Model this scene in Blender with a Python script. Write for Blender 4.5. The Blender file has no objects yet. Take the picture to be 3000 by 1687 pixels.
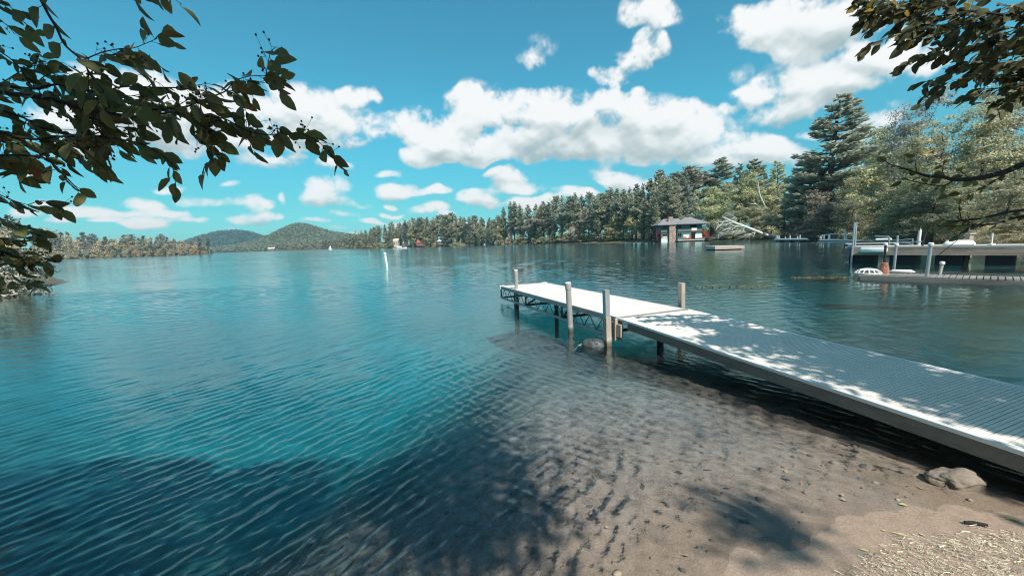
import bpy, bmesh, math, random
import numpy as np
from mathutils import Vector, Matrix, noise as mnoise

random.seed(11); rng = np.random.default_rng(11)
S = bpy.context.scene
COL = S.collection
R = math.radians

# ------------------------------------------------------------------ camera model
CF, CPITCH, CROLL, CH = 1146.0, 0.1173, 0.0354, 2.0       # focal length for a 3000 px wide frame, radians, metres above the water
_cp, _sp, _c, _s = math.cos(CPITCH), math.sin(CPITCH), math.cos(CROLL), math.sin(CROLL)
CFW = Vector((0, _cp, -_sp)); _U = Vector((0, _sp, _cp)); _R = Vector((1, 0, 0))
CR = _c*_R - _s*_U; CU = _c*_U + _s*_R
CAM = Vector((0, 0, CH))
def ray(x, y): return CFW + CR*((x-1500)/CF) - CU*((y-843.5)/CF)
def at(x, y, Y):
    d = ray(x, y); return CAM + d*(Y/d.y)
def onz(x, y, z=0.0):
    d = ray(x, y); return CAM + d*((z-CH)/d.z)

cam_data = bpy.data.cameras.new('camera'); cam = bpy.data.objects.new('camera', cam_data); COL.objects.link(cam)
m = Matrix((CR, CU, -CFW)).transposed().to_4x4(); m.translation = CAM
cam.matrix_world = m
cam_data.sensor_width = 36; cam_data.lens = 36*CF/3000; cam_data.clip_start = .05; cam_data.clip_end = 20000
S.camera = cam

# ------------------------------------------------------------------ object helpers
def tag(o, label=None, cat=None, group=None, kind=None):
    if label: o['label'] = label
    if cat: o['category'] = cat
    if group: o['group'] = group
    if kind: o['kind'] = kind
    return o
def link(name, me, parent=None):
    o = bpy.data.objects.new(name, me); COL.objects.link(o)
    if parent is not None: o.parent = parent
    return o
def empty(name, loc, rz=0.0):
    o = bpy.data.objects.new(name, None); COL.objects.link(o)
    o.location = loc; o.rotation_euler = (0, 0, rz); o.empty_display_size = .2
    return o
def npmesh(name, V, F, mat, smooth=False):
    """V (n,3) array, F (m,4) or (m,3) int array"""
    V = np.asarray(V, dtype=np.float32); F = np.asarray(F, dtype=np.int32)
    me = bpy.data.meshes.new(name); k = F.shape[1]
    me.vertices.add(len(V)); me.vertices.foreach_set('co', V.ravel())
    me.loops.add(F.size); me.loops.foreach_set('vertex_index', F.ravel())
    me.polygons.add(len(F)); me.polygons.foreach_set('loop_start', np.arange(len(F), dtype=np.int32)*k)
    if smooth: me.polygons.foreach_set('use_smooth', np.ones(len(F), dtype=bool))
    me.update(calc_edges=True)
    if mat: me.materials.append(mat)
    return me
class MB:
    """collects simple shapes into one mesh"""
    def __init__(s): s.v = []; s.f = []
    def add(s, v, f):
        n = len(s.v); s.v += [tuple(p) for p in v]; s.f += [tuple(i+n for i in q) for q in f]; return s
    def box(s, c, size, rz=0.0, M=None, bev=0.0):
        hx, hy, hz = size[0]/2, size[1]/2, size[2]/2
        if bev <= 0:
            v = [Vector((x*hx, y*hy, z*hz)) for z in (-1, 1) for y in (-1, 1) for x in (-1, 1)]
            f = [(0, 2, 3, 1), (4, 5, 7, 6), (0, 1, 5, 4), (2, 6, 7, 3), (0, 4, 6, 2), (1, 3, 7, 5)]
        else:
            bm = bmesh.new(); bmesh.ops.create_cube(bm, size=1)
            for q in bm.verts: q.co = Vector((q.co.x*2*hx, q.co.y*2*hy, q.co.z*2*hz))
            bmesh.ops.bevel(bm, geom=bm.edges[:], offset=bev, segments=2, affect='EDGES', profile=.5)
            bm.verts.index_update(); v = [q.co.copy() for q in bm.verts]; f = [[q.index for q in p.verts] for p in bm.faces]; bm.free()
        rot = M if M is not None else Matrix.Rotation(rz, 3, 'Z')
        c = Vector(c); s.add([rot @ p + c for p in v], f); return s
    def bar(s, a, b, w, h, up=(0, 0, 1)):
        """a box beam from a to b"""
        a, b = Vector(a), Vector(b); x = (b-a); L = x.length; x.normalize()
        u = Vector(up); y = u.cross(x); y.normalize(); z = x.cross(y)
        M = Matrix((x, y, z)).transposed(); s.box((a+b)/2, (L, w, h), M=M); return s
    def tube(s, pts, r, n=8, cap=True):
        pts = [Vector(p) for p in pts]; rr = r if hasattr(r, '__len__') else [r]*len(pts)
        base = len(s.v); up = Vector((0.03, 0.02, 1)); rings = []
        prev = None
        for i, p in enumerate(pts):
            t = (pts[min(i+1, len(pts)-1)] - pts[max(i-1, 0)]).normalized()
            if prev is None:
                a = t.cross(Vector((1, 0, 0)) if abs(t.x) < .8 else Vector((0, 1, 0))).normalized()
            else:
                a = (prev - t*prev.dot(t)).normalized()
            prev = a; b = t.cross(a)
            s.v += [tuple(p + (a*math.cos(2*math.pi*k/n) + b*math.sin(2*math.pi*k/n))*rr[i]) for k in range(n)]
        for i in range(len(pts)-1):
            for k in range(n):
                s.f.append((base+i*n+k, base+i*n+(k+1) % n, base+(i+1)*n+(k+1) % n, base+(i+1)*n+k))
        if cap:
            s.f.append(tuple(base+k for k in reversed(range(n)))); s.f.append(tuple(base+(len(pts)-1)*n+k for k in range(n)))
        return s
    def lathe(s, prof, n=20, c=(0, 0, 0)):
        """prof: (r,z) list"""
        base = len(s.v); c = Vector(c)
        for r, z in prof: s.v += [(c.x+r*math.cos(2*math.pi*k/n), c.y+r*math.sin(2*math.pi*k/n), c.z+z) for k in range(n)]
        for i in range(len(prof)-1):
            for k in range(n): s.f.append((base+i*n+k, base+i*n+(k+1) % n, base+(i+1)*n+(k+1) % n, base+(i+1)*n+k))
        s.f.append(tuple(base+k for k in reversed(range(n)))); s.f.append(tuple(base+(len(prof)-1)*n+k for k in range(n)))
        return s
    def build(s, name, mat, parent=None, smooth=False):
        me = bpy.data.meshes.new(name); me.from_pydata(s.v, [], s.f); me.update()
        if smooth:
            for p in me.polygons: p.use_smooth = True
            me.set_sharp_from_angle(angle=R(40))
        if mat: me.materials.append(mat)
        return link(name, me, parent)
def dup(root, loc, rz=0.0, scale=None):
    r = root.copy(); COL.objects.link(r); r.location = loc; r.rotation_euler = (0, 0, rz)
    if scale is not None: r.scale = scale if hasattr(scale, '__len__') else (scale,)*3
    kids = []
    for ch in root.children:
        c = ch.copy(); COL.objects.link(c); c.parent = r; kids.append(c)
        for g in ch.children:
            d = g.copy(); COL.objects.link(d); d.parent = c
    return r, kids

# ------------------------------------------------------------------ materials
class NT:
    def __init__(s, tree): s.t = tree; s.n = tree.nodes; s.l = tree.links
    def new(s, typ, **kw):
        nd = s.n.new(typ)
        for k, v in kw.items():
            if k.startswith('i_'): pass
            else: setattr(nd, k, v)
        return nd
    def link(s, a, b): s.l.new(a, b)
    def val(s, sock, v):
        if hasattr(v, 'is_output') or isinstance(v, bpy.types.NodeSocket): s.l.new(v, sock)
        else: sock.default_value = v
    def math(s, op, a, b=None, c=None, clamp=False):
        nd = s.n.new('ShaderNodeMath'); nd.operation = op; nd.use_clamp = clamp
        s.val(nd.inputs[0], a)
        if b is not None: s.val(nd.inputs[1], b)
        if c is not None: s.val(nd.inputs[2], c)
        return nd.outputs[0]
    def vmath(s, op, a, b=None, scale=None):
        nd = s.n.new('ShaderNodeVectorMath'); nd.operation = op
        s.val(nd.inputs[0], a)
        if b is not None: s.val(nd.inputs[1], b)
        if scale is not None: s.val(nd.inputs['Scale'], scale)
        return nd.outputs['Value'] if op in ('LENGTH', 'DOT_PRODUCT', 'DISTANCE') else nd.outputs[0]
    def noise(s, vec, scale, detail=4, rough=.55, dist=0.0, dims='3D', out=0):
        nd = s.n.new('ShaderNodeTexNoise'); nd.noise_dimensions = dims
        if vec is not None: s.l.new(vec, nd.inputs['Vector'])
        nd.inputs['Scale'].default_value = scale; nd.inputs['Detail'].default_value = detail
        nd.inputs['Roughness'].default_value = rough; nd.inputs['Distortion'].default_value = dist
        return nd.outputs[out]
    def ramp(s, fac, stops, interp='LINEAR'):
        nd = s.n.new('ShaderNodeValToRGB'); nd.color_ramp.interpolation = interp
        cr = nd.color_ramp
        while len(cr.elements) > 1: cr.elements.remove(cr.elements[-1])
        cr.elements[0].position = stops[0][0]; cr.elements[0].color = (*stops[0][1], 1)
        for p, c in stops[1:]:
            e = cr.elements.new(p); e.color = (*c, 1)
        s.val(nd.inputs[0], fac); return nd.outputs[0]
    def mapr(s, v, a, b, c=0.0, d=1.0, smooth=False):
        nd = s.n.new('ShaderNodeMapRange'); nd.interpolation_type = 'SMOOTHSTEP' if smooth else 'LINEAR'
        s.val(nd.inputs[0], v)
        for i, x in enumerate((a, b, c, d)): s.val(nd.inputs[i+1], x)
        return nd.outputs[0]
    def mix(s, fac, a, b, blend='MIX'):
        nd = s.n.new('ShaderNodeMix'); nd.data_type = 'RGBA'; nd.blend_type = blend
        s.val(nd.inputs['Factor'], fac)
        for sock, v in ((nd.inputs[6], a), (nd.inputs[7], b)):
            if isinstance(v, (tuple, list)): sock.default_value = (*v[:3], 1)
            else: s.l.new(v, sock)
        return nd.outputs[2]
    def bump(s, h, strength, dist, normal=None):
        nd = s.n.new('ShaderNodeBump'); nd.inputs['Strength'].default_value = 1.0
        s.val(nd.inputs['Strength'], strength); s.val(nd.inputs['Distance'], dist); s.l.new(h, nd.inputs['Height'])
        if normal is not None: s.l.new(normal, nd.inputs['Normal'])
        return nd.outputs[0]
def material(name):
    mt = bpy.data.materials.new(name); mt.use_nodes = True
    nt = NT(mt.node_tree); nt.n.clear()
    out = nt.n.new('ShaderNodeOutputMaterial'); return mt, nt, out
def obco(nt):
    return nt.n.new('ShaderNodeTexCoord').outputs['Object']
def geopos(nt): return nt.n.new('ShaderNodeNewGeometry').outputs['Position']
MATS = {}
def plain(name, col, rough=.6, metal=0.0, var=.25, scale=6.0, bump=0.0, bscale=40.0, stain=None, stretch=None, tide=False):
    """painted / wood / metal surface with broad blotches and fine grain"""
    mt, nt, out = material(name)
    co = obco(nt)
    if stretch:
        mp = nt.n.new('ShaderNodeMapping'); mp.inputs['Scale'].default_value = stretch; nt.link(co, mp.inputs['Vector']); co = mp.outputs[0]
    n1 = nt.noise(co, scale, 5, .6)
    n2 = nt.noise(co, scale*7, 3, .6)
    f = nt.math('ADD', nt.math('MULTIPLY', n1, .65), nt.math('MULTIPLY', n2, .35))
    f = nt.mapr(f, .3, .7)
    dark = tuple(c*(1-var) for c in col); lite = tuple(min(1, c*(1+var*.6)) for c in col)
    c = nt.mix(f, dark, lite)
    if stain:
        sf = nt.mapr(nt.noise(co, scale*.6, 6, .65), .52, .68)
        c = nt.mix(nt.math('MULTIPLY', sf, stain[1]), c, stain[0])
    if tide:
        sz = nt.n.new('ShaderNodeSeparateXYZ'); nt.link(geopos(nt), sz.inputs[0])
        lv = nt.math('ADD', sz.outputs[2], nt.math('MULTIPLY', nt.math('SUBTRACT', n2, .5), .10))
        c = nt.mix(nt.mapr(lv, .05, .11, .75, 0), c, (.045, .05, .035)); c = nt.mix(nt.math('MULTIPLY', nt.mapr(lv, .12, .16, 1, 0), nt.mapr(lv, .10, .12, 0, .5)), c, (.62, .58, .5))
    b = nt.n.new('ShaderNodeBsdfPrincipled'); nt.link(c, b.inputs['Base Color'])
    b.inputs['Roughness'].default_value = rough; b.inputs['Metallic'].default_value = metal
    b.inputs['Specular IOR Level'].default_value = .3
    if bump: nt.link(nt.bump(nt.noise(co, bscale, 4, .6), bump, .02), b.inputs['Normal'])
    nt.link(b.outputs[0], out.inputs[0]); MATS[name] = mt; return mt
def leafmat(name, col=None, trans=.3, spread=.45, dead=None, use_object=True, rough=.55):
    mt, nt, out = material(name)
    geo = nt.n.new('ShaderNodeNewGeometry'); rnd = geo.outputs['Random Per Island']
    if use_object:
        oi = nt.n.new('ShaderNodeObjectInfo'); base = oi.outputs['Color']
    else:
        rgb = nt.n.new('ShaderNodeRGB'); rgb.outputs[0].default_value = (*col, 1); base = rgb.outputs[0]
    hs = nt.n.new('ShaderNodeHueSaturation'); nt.link(base, hs.inputs['Color'])
    nt.link(nt.mapr(rnd, 0, 1, 1-spread, 1+spread), hs.inputs['Value'])
    r2 = nt.math('FRACT', nt.math('MULTIPLY', rnd, 17.31))
    nt.link(nt.mapr(r2, 0, 1, .478, .522), hs.inputs['Hue'])
    c = hs.outputs[0]
    if dead:
        r3 = nt.math('FRACT', nt.math('MULTIPLY', rnd, 71.7))
        c = nt.mix(nt.mapr(r3, dead[1]-.03, dead[1]+.03, 1, 0), c, dead[0])
    d = nt.n.new('ShaderNodeBsdfPrincipled'); nt.link(c, d.inputs['Base Color']); d.inputs['Roughness'].default_value = rough
    d.inputs['Specular IOR Level'].default_value = .25
    t = nt.n.new('ShaderNodeBsdfTranslucent'); nt.link(c, t.inputs['Color'])
    mx = nt.n.new('ShaderNodeMixShader'); mx.inputs[0].default_value = trans
    nt.link(d.outputs[0], mx.inputs[1]); nt.link(t.outputs[0], mx.inputs[2]); nt.link(mx.outputs[0], out.inputs[0])
    MATS[name] = mt; return mt

M_leaf = leafmat('foliage', trans=.35, spread=.5)
M_needle = leafmat('needles', trans=.40, spread=.5)
M_nearleaf = leafmat('branch_leaves', (.15, .145, .055), trans=.42, spread=.35, use_object=False, dead=((.20, .085, .03), .03), rough=.5)
M_rightleaf = leafmat('twig_leaves', (.11, .11, .055), trans=.38, spread=.45, use_object=False, dead=((.28, .19, .03), .05), rough=.5)
M_bark = plain('bark', (.09, .075, .06), .9, var=.5, scale=5, bump=.6, bscale=30, stretch=(1, 1, .3))
M_barkdark = plain('dark_bark', (.03, .027, .025), .85, var=.4, scale=8, bump=.5, bscale=60)
M_birch = plain('birch_bark', (.74, .72, .67), .7, var=.2, scale=1.2, stain=((.18, .16, .14), .3))
M_berry = plain('berries', (.03, .015, .02), .4, var=.3)
M_deck = plain('deck_planks', (.70, .655, .59), .62, var=.12, scale=1.6, stain=((.42, .40, .37), .35), bump=.15, bscale=90)
M_alu = plain('weathered_aluminium', (.34, .34, .33), .55, .35, var=.22, scale=4, stain=((.20, .16, .12), .35))
M_alutrim = plain('pale_aluminium_edge', (.68, .69, .68), .5, .1, var=.15, scale=3)
M_skirt = plain('grey_wood_skirt', (.20, .175, .15), .8, var=.35, scale=3, bump=.3, stretch=(.3, 1, 3))
M_truss = plain('dark_truss_steel', (.10, .095, .09), .6, .3, var=.3, scale=6, stain=((.16, .10, .06), .4))
M_pile = plain('galvanised_pile', (.40, .395, .37), .6, .15, var=.3, scale=5, stain=((.27, .19, .13), .6), stretch=(1, 1, .35), bump=.25, tide=True)
M_pilecap = plain('white_pile_cap', (.78, .78, .76), .6, var=.12)
M_post = plain('pale_timber_post', (.47, .40, .33), .8, var=.35, scale=5, stretch=(2, 2, .4), bump=.3, tide=True)
M_white = plain('white_plastic', (.80, .80, .78), .5, var=.12, stain=((.5, .48, .43), .25))
M_rust = plain('rusty_red_plastic', (.36, .15, .10), .6, var=.3, scale=5, stain=((.50, .36, .28), .5), stretch=(3, 3, .5))
M_greyplastic = plain('grey_green_plastic', (.07, .08, .078), .45, var=.5, scale=7, stain=((.24, .265, .25), .5))
M_black = plain('black_plastic', (.012, .013, .014), .6, var=.3)
M_wood = plain('weathered_wood', (.46, .35, .27), .85, var=.4, scale=2.2, stain=((.10, .085, .07), .7), stretch=(.35, .35, 2.5), bump=.25)
M_woodgrey = plain('grey_planks', (.24, .225, .205), .85, var=.35, scale=2, stretch=(.4, .4, 2), stain=((.12, .11, .10), .5))
M_woodpale = plain('bleached_planks', (.52, .49, .45), .8, var=.25, scale=2, stretch=(.4, .4, 2), stain=((.3, .27, .24), .4))
M_raftwood = plain('raft_wood', (.52, .38, .32), .8, var=.3, scale=2, stretch=(.4, .4, 2), stain=((.25, .17, .13), .5))
M_rock = plain('beach_rock', (.25, .205, .165), .85, var=.45, scale=4, bump=.5, bscale=14, stain=((.13, .12, .10), .6))
M_darkrock = plain('dark_rock', (.045, .045, .045), .85, var=.5, scale=1.5, bump=.6, bscale=5)
M_green = plain('green_clapboard', (.085, .175, .165), .7, var=.15, scale=1, stretch=(.2, .2, 6))
M_mint = plain('pale_mint_boards', (.60, .72, .68), .7, var=.12, scale=1, stretch=(.2, .2, 6))
M_redtrim = plain('red_trim', (.12, .016, .020), .6, var=.2)
M_redbright = plain('bright_red_paint', (.42, .05, .045), .55, var=.2)
M_roof = plain('grey_shingles', (.22, .215, .22), .85, var=.35, scale=2.0, stain=((.22, .22, .22), .5), bump=.3, bscale=12)
M_brick = None
M_glassdark = plain('dark_window', (.015, .018, .02), .12, var=.2)
M_roofgreen = plain('green_metal_roof', (.10, .36, .26), .5, var=.12)
M_roofred = plain('red_roof', (.42, .09, .09), .6, var=.15)
M_roofgrey = plain('pale_roof', (.58, .62, .64), .6, var=.15)
M_whitewall = plain('white_siding', (.74, .74, .72), .7, var=.1)
M_cream = plain('cream_siding', (.60, .47, .38), .7, var=.1)
M_brownwall = plain('brown_siding', (.10, .07, .055), .8, var=.2)
M_steel = plain('galvanised_pipe', (.42, .45, .46), .4, .5, var=.25, scale=4)
M_straw = leafmat('straw', (.62, .56, .42), trans=.1, spread=.4, use_object=False, dead=((.14, .10, .07), .16), rough=.7)
M_fallen = leafmat('fallen_leaf', (.42, .46, .20), trans=.15, spread=.3, use_object=False, rough=.5)
M_stick = plain('charred_stick', (.03, .027, .025), .8, var=.4, bump=.4)
M_weed = leafmat('water_weed', (.16, .125, .055), trans=.1, spread=.5, use_object=False)
M_pebble = leafmat('pebble_stone', (.30, .235, .19), trans=0.0, spread=.55, use_object=False, dead=((.10, .10, .10), .25), rough=.7)
def brickmat():
    mt, nt, out = material('fieldstone')
    co = obco(nt)
    v = nt.n.new('ShaderNodeTexVoronoi'); v.inputs['Scale'].default_value = 2.6; nt.link(co, v.inputs['Vector'])
    ve = nt.n.new('ShaderNodeTexVoronoi'); ve.feature = 'DISTANCE_TO_EDGE'; ve.inputs['Scale'].default_value = 2.6; nt.link(co, ve.inputs['Vector'])
    hue = nt.n.new('ShaderNodeSeparateColor'); nt.link(v.outputs['Color'], hue.inputs[0])
    c = nt.ramp(hue.outputs[0], [(0, (.30, .17, .13)), (.4, (.46, .30, .25)), (.7, (.52, .40, .34)), (1, (.36, .30, .27))])
    c = nt.mix(nt.mapr(ve.outputs['Distance'], .02, .06), (.16, .13, .12), c)
    b = nt.n.new('ShaderNodeBsdfPrincipled'); nt.link(c, b.inputs['Base Color']); b.inputs['Roughness'].default_value = .85
    nt.link(nt.bump(nt.mapr(ve.outputs['Distance'], 0, .1), .6, .05), b.inputs['Normal'])
    nt.link(b.outputs[0], out.inputs[0]); return mt
M_brick = brickmat()

# ------------------------------------------------------------------ sun and sky
SUN_EL, SUN_H = R(50), Vector((.40, -.92)).normalized()
TOSUN = Vector((SUN_H.x*math.cos(SUN_EL), SUN_H.y*math.cos(SUN_EL), math.sin(SUN_EL)))
sd = bpy.data.lights.new('sun', 'SUN'); sd.energy = 4.7; sd.angle = R(.53); sd.color = (1, .945, .87)
sun = bpy.data.objects.new('sun', sd); COL.objects.link(sun); sun.location = (10, -15, 30)
sun.rotation_euler = TOSUN.to_track_quat('Z', 'Y').to_euler()

# clouds: (x, y, half width, half height) in the 2576 px wide view -> azimuth / elevation blobs
CL = [
 (1120,330,140,48),(1085,352,60,36),(1230,280,85,42),(1310,290,110,60),(1350,255,80,34),(1430,300,130,66),(1545,275,62,52),(1590,320,140,72),(1700,335,130,62),(1400,365,230,46),(1790,365,150,52),(1620,392,240,34),(1880,385,130,48),(1960,395,70,44),(1840,415,120,22),(1185,392,95,32),(1270,400,120,20),
 (770,285,95,72),(838,322,84,52),(905,250,36,30),(720,330,70,60),(805,362,95,26),
 (330,220,150,55),(460,300,190,75),(300,330,150,60),(560,370,120,30),(240,400,70,24),(600,300,100,50),
 (1970,50,140,62),(2090,40,130,70),(2030,105,120,42),(1900,30,70,40),
 (2160,135,150,48),(2060,180,150,55),(1960,225,120,45),(1930,280,75,26),(2260,120,80,50),(1900,215,55,26),
 (1635,98,62,34),(1580,140,58,34),(1535,185,38,30),(1640,18,90,38),(1330,150,46,28,.5),(1390,110,40,26,.28),(1820,262,26,16,.4),(1840,170,40,30,.25),(2230,270,70,26,.4),
 (2215,300,62,22),(2190,335,60,28),(2310,150,90,40),
 (690,422,82,22),(762,404,24,12),(858,422,52,18),(845,478,62,26),(838,517,78,16),(800,500,50,12),(995,482,48,20),(1090,488,44,11),
 (1300,455,42,24),(1295,482,55,16),(1515,440,40,26),(1560,462,46,22),(1210,505,48,22),(1085,530,54,14),(985,537,28,7),(985,516,18,6),
 (200,546,42,12),(240,540,45,15),(300,547,40,10),(350,520,48,19),(385,543,50,13),(440,546,40,11),(490,515,50,17),(545,517,46,13),(600,510,48,18),(640,520,36,12),(640,556,62,17),(600,561,40,11),(675,552,36,11),(370,572,46,16),(335,566,30,9),(705,510,14,14),(500,562,18,8),(800,560,40,8),(840,575,30,8),
 (1430,492,60,13),(1180,575,60,10),(1010,560,40,9),(1130,548,34,8),(900,590,26,6),(450,560,40,8),(280,560,30,6),(150,520,30,8),(640,530,30,10),(1250,440,20,10),(870,545,40,9),(1380,505,30,9),(760,380,30,14),(980,440,24,8),(560,470,30,8),(430,480,40,10),(120,450,40,14),(2040,330,40,14),(1180,250,40,20,.25),(1000,300,40,16,.35),(960,350,40,20,.4),(1240,230,60,18,.3),(1520,235,40,26,.45),(95,540,40,14),(580,585,14,6),(940,556,24,8),(1230,520,40,14),(1340,520,50,18),(1600,470,60,18),(1060,405,50,24),(180,560,40,8),
]
GL = [(1500,350,230,42),(1380,395,180,26),(1700,390,170,28),(1880,410,110,18),(1150,395,80,24),(790,330,90,40),(850,375,100,18),(2080,80,110,32),(1990,70,70,30),(2130,165,80,26),(2010,230,90,24),(1960,290,60,16),
      (450,340,150,40),(300,300,100,30),(840,500,60,10),(850,524,66,9),(700,436,70,10),(865,434,44,8),(1300,470,46,12),(1000,494,40,8),(545,526,90,9),(650,566,60,8),(1570,470,40,12),(1220,520,40,10),(2220,310,60,14)]
def azel(x, y):
    k = 3000/2576; d = ray(x*k, y*k); return math.atan2(d.x, d.y), math.atan2(d.z, math.hypot(d.x, d.y))
def blobs(L):
    out = []
    for x, y, rx, ry, *wt in L:
        a, e = azel(x, y); a2, e2 = azel(x+rx, y); a3, e3 = azel(x, y-ry)
        out.append((a, e, math.hypot(a2-a, e2-e), math.hypot(a3-a, e3-e), math.atan2(e2-e, a2-a), wt[0] if wt else 1.0))
    return out
TINT = ((.28,.84,1.0),(.29,.99,.92),(.40,1.48,1.31),(.50,1.57,1.44))
# ---- cloud field worked out once in azimuth / elevation and laid over the sky texture
def vnoise(nx, ny, W, H, seed):
    """smooth value noise, nx by ny cells over a W by H array"""
    r = np.random.default_rng(seed); g = r.random((ny+3, nx+3)).astype(np.float32)
    x = np.linspace(0, nx, W, endpoint=False); y = np.linspace(0, ny, H, endpoint=False)
    xi = x.astype(int); yi = y.astype(int); fx = (x-xi).astype(np.float32); fy = (y-yi).astype(np.float32)
    fx = fx*fx*fx*(fx*(fx*6-15)+10); fy = fy*fy*fy*(fy*(fy*6-15)+10)
    a = g[yi][:, xi]; b = g[yi][:, xi+1]; c = g[yi+1][:, xi]; d = g[yi+1][:, xi+1]
    return (a*(1-fx)+b*fx)*(1-fy[:, None])+(c*(1-fx)+d*fx)*fy[:, None]
def fbm2(nx, ny, W, H, seed, octs, gain=.55):
    z = 0; a = 1; t = 0
    for k in range(octs):
        z = z+a*vnoise(int(nx*2**k), int(ny*2**k), W, H, seed+k*13); t += a; a *= gain
    return z/t
def worley(u, v, seed):
    """distance to the nearest of scattered points, for coordinate arrays u, v"""
    ui = np.floor(u).astype(np.int64); vi = np.floor(v).astype(np.int64); best = np.full(u.shape, 9., np.float32)
    for dy in (-1, 0, 1):
        for dx in (-1, 0, 1):
            a = ui+dx; b = vi+dy
            h = (a*374761393+b*668265263+seed*2654435761) & 0xffffffff
            h = ((h ^ (h >> 13))*1274126177) & 0xffffffff; h = h ^ (h >> 16)
            px = a+(h & 0xffff)/65536.; py = b+((h >> 16) & 0xffff)/65536.
            best = np.minimum(best, ((u-px)**2+(v-py)**2).astype(np.float32))
    return np.sqrt(best)
IW, IH = 4096, 2048
PXR = 2*math.pi/IW
A0, A1, E0, E1 = -1.12, 1.12, -.02, .80
ix0, ix1 = int((A0+math.pi)/PXR), int((A1+math.pi)/PXR); iy0, iy1 = int((E0+math.pi/2)/PXR), int((E1+math.pi/2)/PXR)
cw, ch = ix1-ix0, iy1-iy0
gu = (np.arange(ix0, ix1)+.5)*PXR-math.pi; gv = (np.arange(iy0, iy1)+.5)*PXR-math.pi/2
U_, V_ = np.meshgrid(gu, gv); U_ = U_.astype(np.float32); V_ = V_.astype(np.float32)
damp = np.clip(.32+(V_-.02)/.28, .32, 1)
span = A1-A0; vs = E1-E0
wx = (fbm2(16, 6, cw, ch, 3, 4)-.5); wy = (fbm2(16, 6, cw, ch, 77, 4)-.5)
Uw = U_+wx*.11*damp; Vw = V_+wy*.075*damp
def field(L, Uq, Vq, grow=1.25):
    acc = np.zeros(Uq.shape, np.float32); flat = np.zeros(Uq.shape, np.float32)
    for a, e, ra, re, rot, wt in blobs(L):
        c, s = math.cos(rot), math.sin(rot); x = (Uq-a)*c+(Vq-e)*s; y = -(Uq-a)*s+(Vq-e)*c
        yy = y/(re*grow); yy = np.where(yy < 0, yy*1.25, yy)
        q = 1-(x/(ra*grow))**2-yy**2; q = np.maximum(q, 0)*wt
        acc = acc+q-acc*q*.75
    return acc
D = np.minimum(field(CL, Uw, Vw, 1.38), 1.15)*.66
wsum = 0; amp = 1; tot = 0
for k, fr in enumerate((11., 24., 50., 104., 215.)):
    wsum = wsum+amp*(1-1.25*worley((U_+wx*.06)*fr+k*7.1, (V_+wy*.06)*fr*1.2+k*3.3, 5+k)); tot += amp; amp *= .62
bil = wsum/tot
fb = fbm2(46, 17, cw, ch, 201, 7, .64)-.5
fb2 = fbm2(14, 6, cw, ch, 407, 6, .6)-.5
small = np.clip((V_-.03)/.2, .62, 1)
Dc = np.clip(D*3, 0, 1)
E_ = D+(bil-.36)*1.0*Dc*small+fb*1.55*np.clip(D*4, 0, 1)*small+fb2*.7*Dc
t = np.clip((E_-.10)/.66, 0, 1); alpha = (t*t*(3-2*t))**.85
def blur(z, n):
    for ax in (0, 1):
        z = np.asarray(z, np.float64); pad = [(n+1, n) if k == ax else (0, 0) for k in (0, 1)]
        c = np.cumsum(np.pad(z, pad, mode='edge'), axis=ax); m_ = z.shape[ax]
        z = (np.take(c, np.arange(m_)+2*n+1, ax)-np.take(c, np.arange(m_), ax))/(2*n+1)
    return z.astype(np.float32)
Ec = np.clip(E_, 0, 2.2)
def up(z, n, sh=.30): return np.roll(np.roll(z, -n, 0), -int(n*sh), 1)
lit = 0; Ec = np.clip(D, 0, 1)*.9+(bil-.36)*1.15*small+fb*.9*small+fb2*.5
for bl, n, wt in ((1, 3, .8), (3, 7, .8), (8, 15, .9), (16, 28, .8)):
    q = blur(Ec, bl); lit = lit+(q-up(q, n))*wt           # slopes facing the sun are bright, undersides grey
G = np.clip(field(GL, U_+wx*.12*damp, V_+wy*.09*damp, 1.15), 0, 1)
G = blur(np.clip(G*(1.15+fb2*1.6-(bil-.4)*.9), 0, 1), 5)
shade = .915+np.clip(lit, -.6, .45)*.33-G*.27+fb*.08
shade = np.clip(shade, .50, 1.08)-(1-alpha)*.08
CA = np.zeros((IH, IW), np.float32); CB = np.full((IH, IW), .9, np.float32)
low = fbm2(12, 6, IW//4, IH//4, 9, 6); low = np.repeat(np.repeat(low, 4, 0), 4, 1)
elr = ((np.arange(IH)+.5)*PXR-math.pi/2)[:, None]
CA[:] = np.clip((low-.55)/.16, 0, 1)*np.clip((elr-.02)/.1, 0, 1)*.85
mk = np.clip((A1-np.abs(U_))/.08, 0, 1)*np.clip((E1-V_)/.12, 0, 1)
CA[iy0:iy1, ix0:ix1] = CA[iy0:iy1, ix0:ix1]*(1-mk)+alpha*mk
CB[iy0:iy1, ix0:ix1] = CB[iy0:iy1, ix0:ix1]*(1-mk)+shade*mk
img = bpy.data.images.new('cloud_cover', IW, IH, alpha=False, float_buffer=True)
img.colorspace_settings.name = 'Non-Color'
buf = np.ones((IH, IW, 4), np.float32); buf[..., 0] = CA; buf[..., 1] = CB; buf[..., 2] = 0
img.pixels.foreach_set(buf.ravel()); img.update(); img.pack()
w = bpy.data.worlds.new('World'); S.world = w; w.use_nodes = True
nt = NT(w.node_tree); nt.n.clear()
wout = nt.n.new('ShaderNodeOutputWorld'); bg = nt.n.new('ShaderNodeBackground')
sky = nt.n.new('ShaderNodeTexSky'); sky.sky_type = 'NISHITA'; sky.sun_disc = False
sky.sun_elevation = SUN_EL; sky.sun_rotation = math.atan2(SUN_H.x, SUN_H.y); sky.altitude = 500; sky.air_density = 1.0; sky.dust_density = .3; sky.ozone_density = 2.0
dirv = nt.vmath('NORMALIZE', nt.n.new('ShaderNodeTexCoord').outputs['Generated'])
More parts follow.
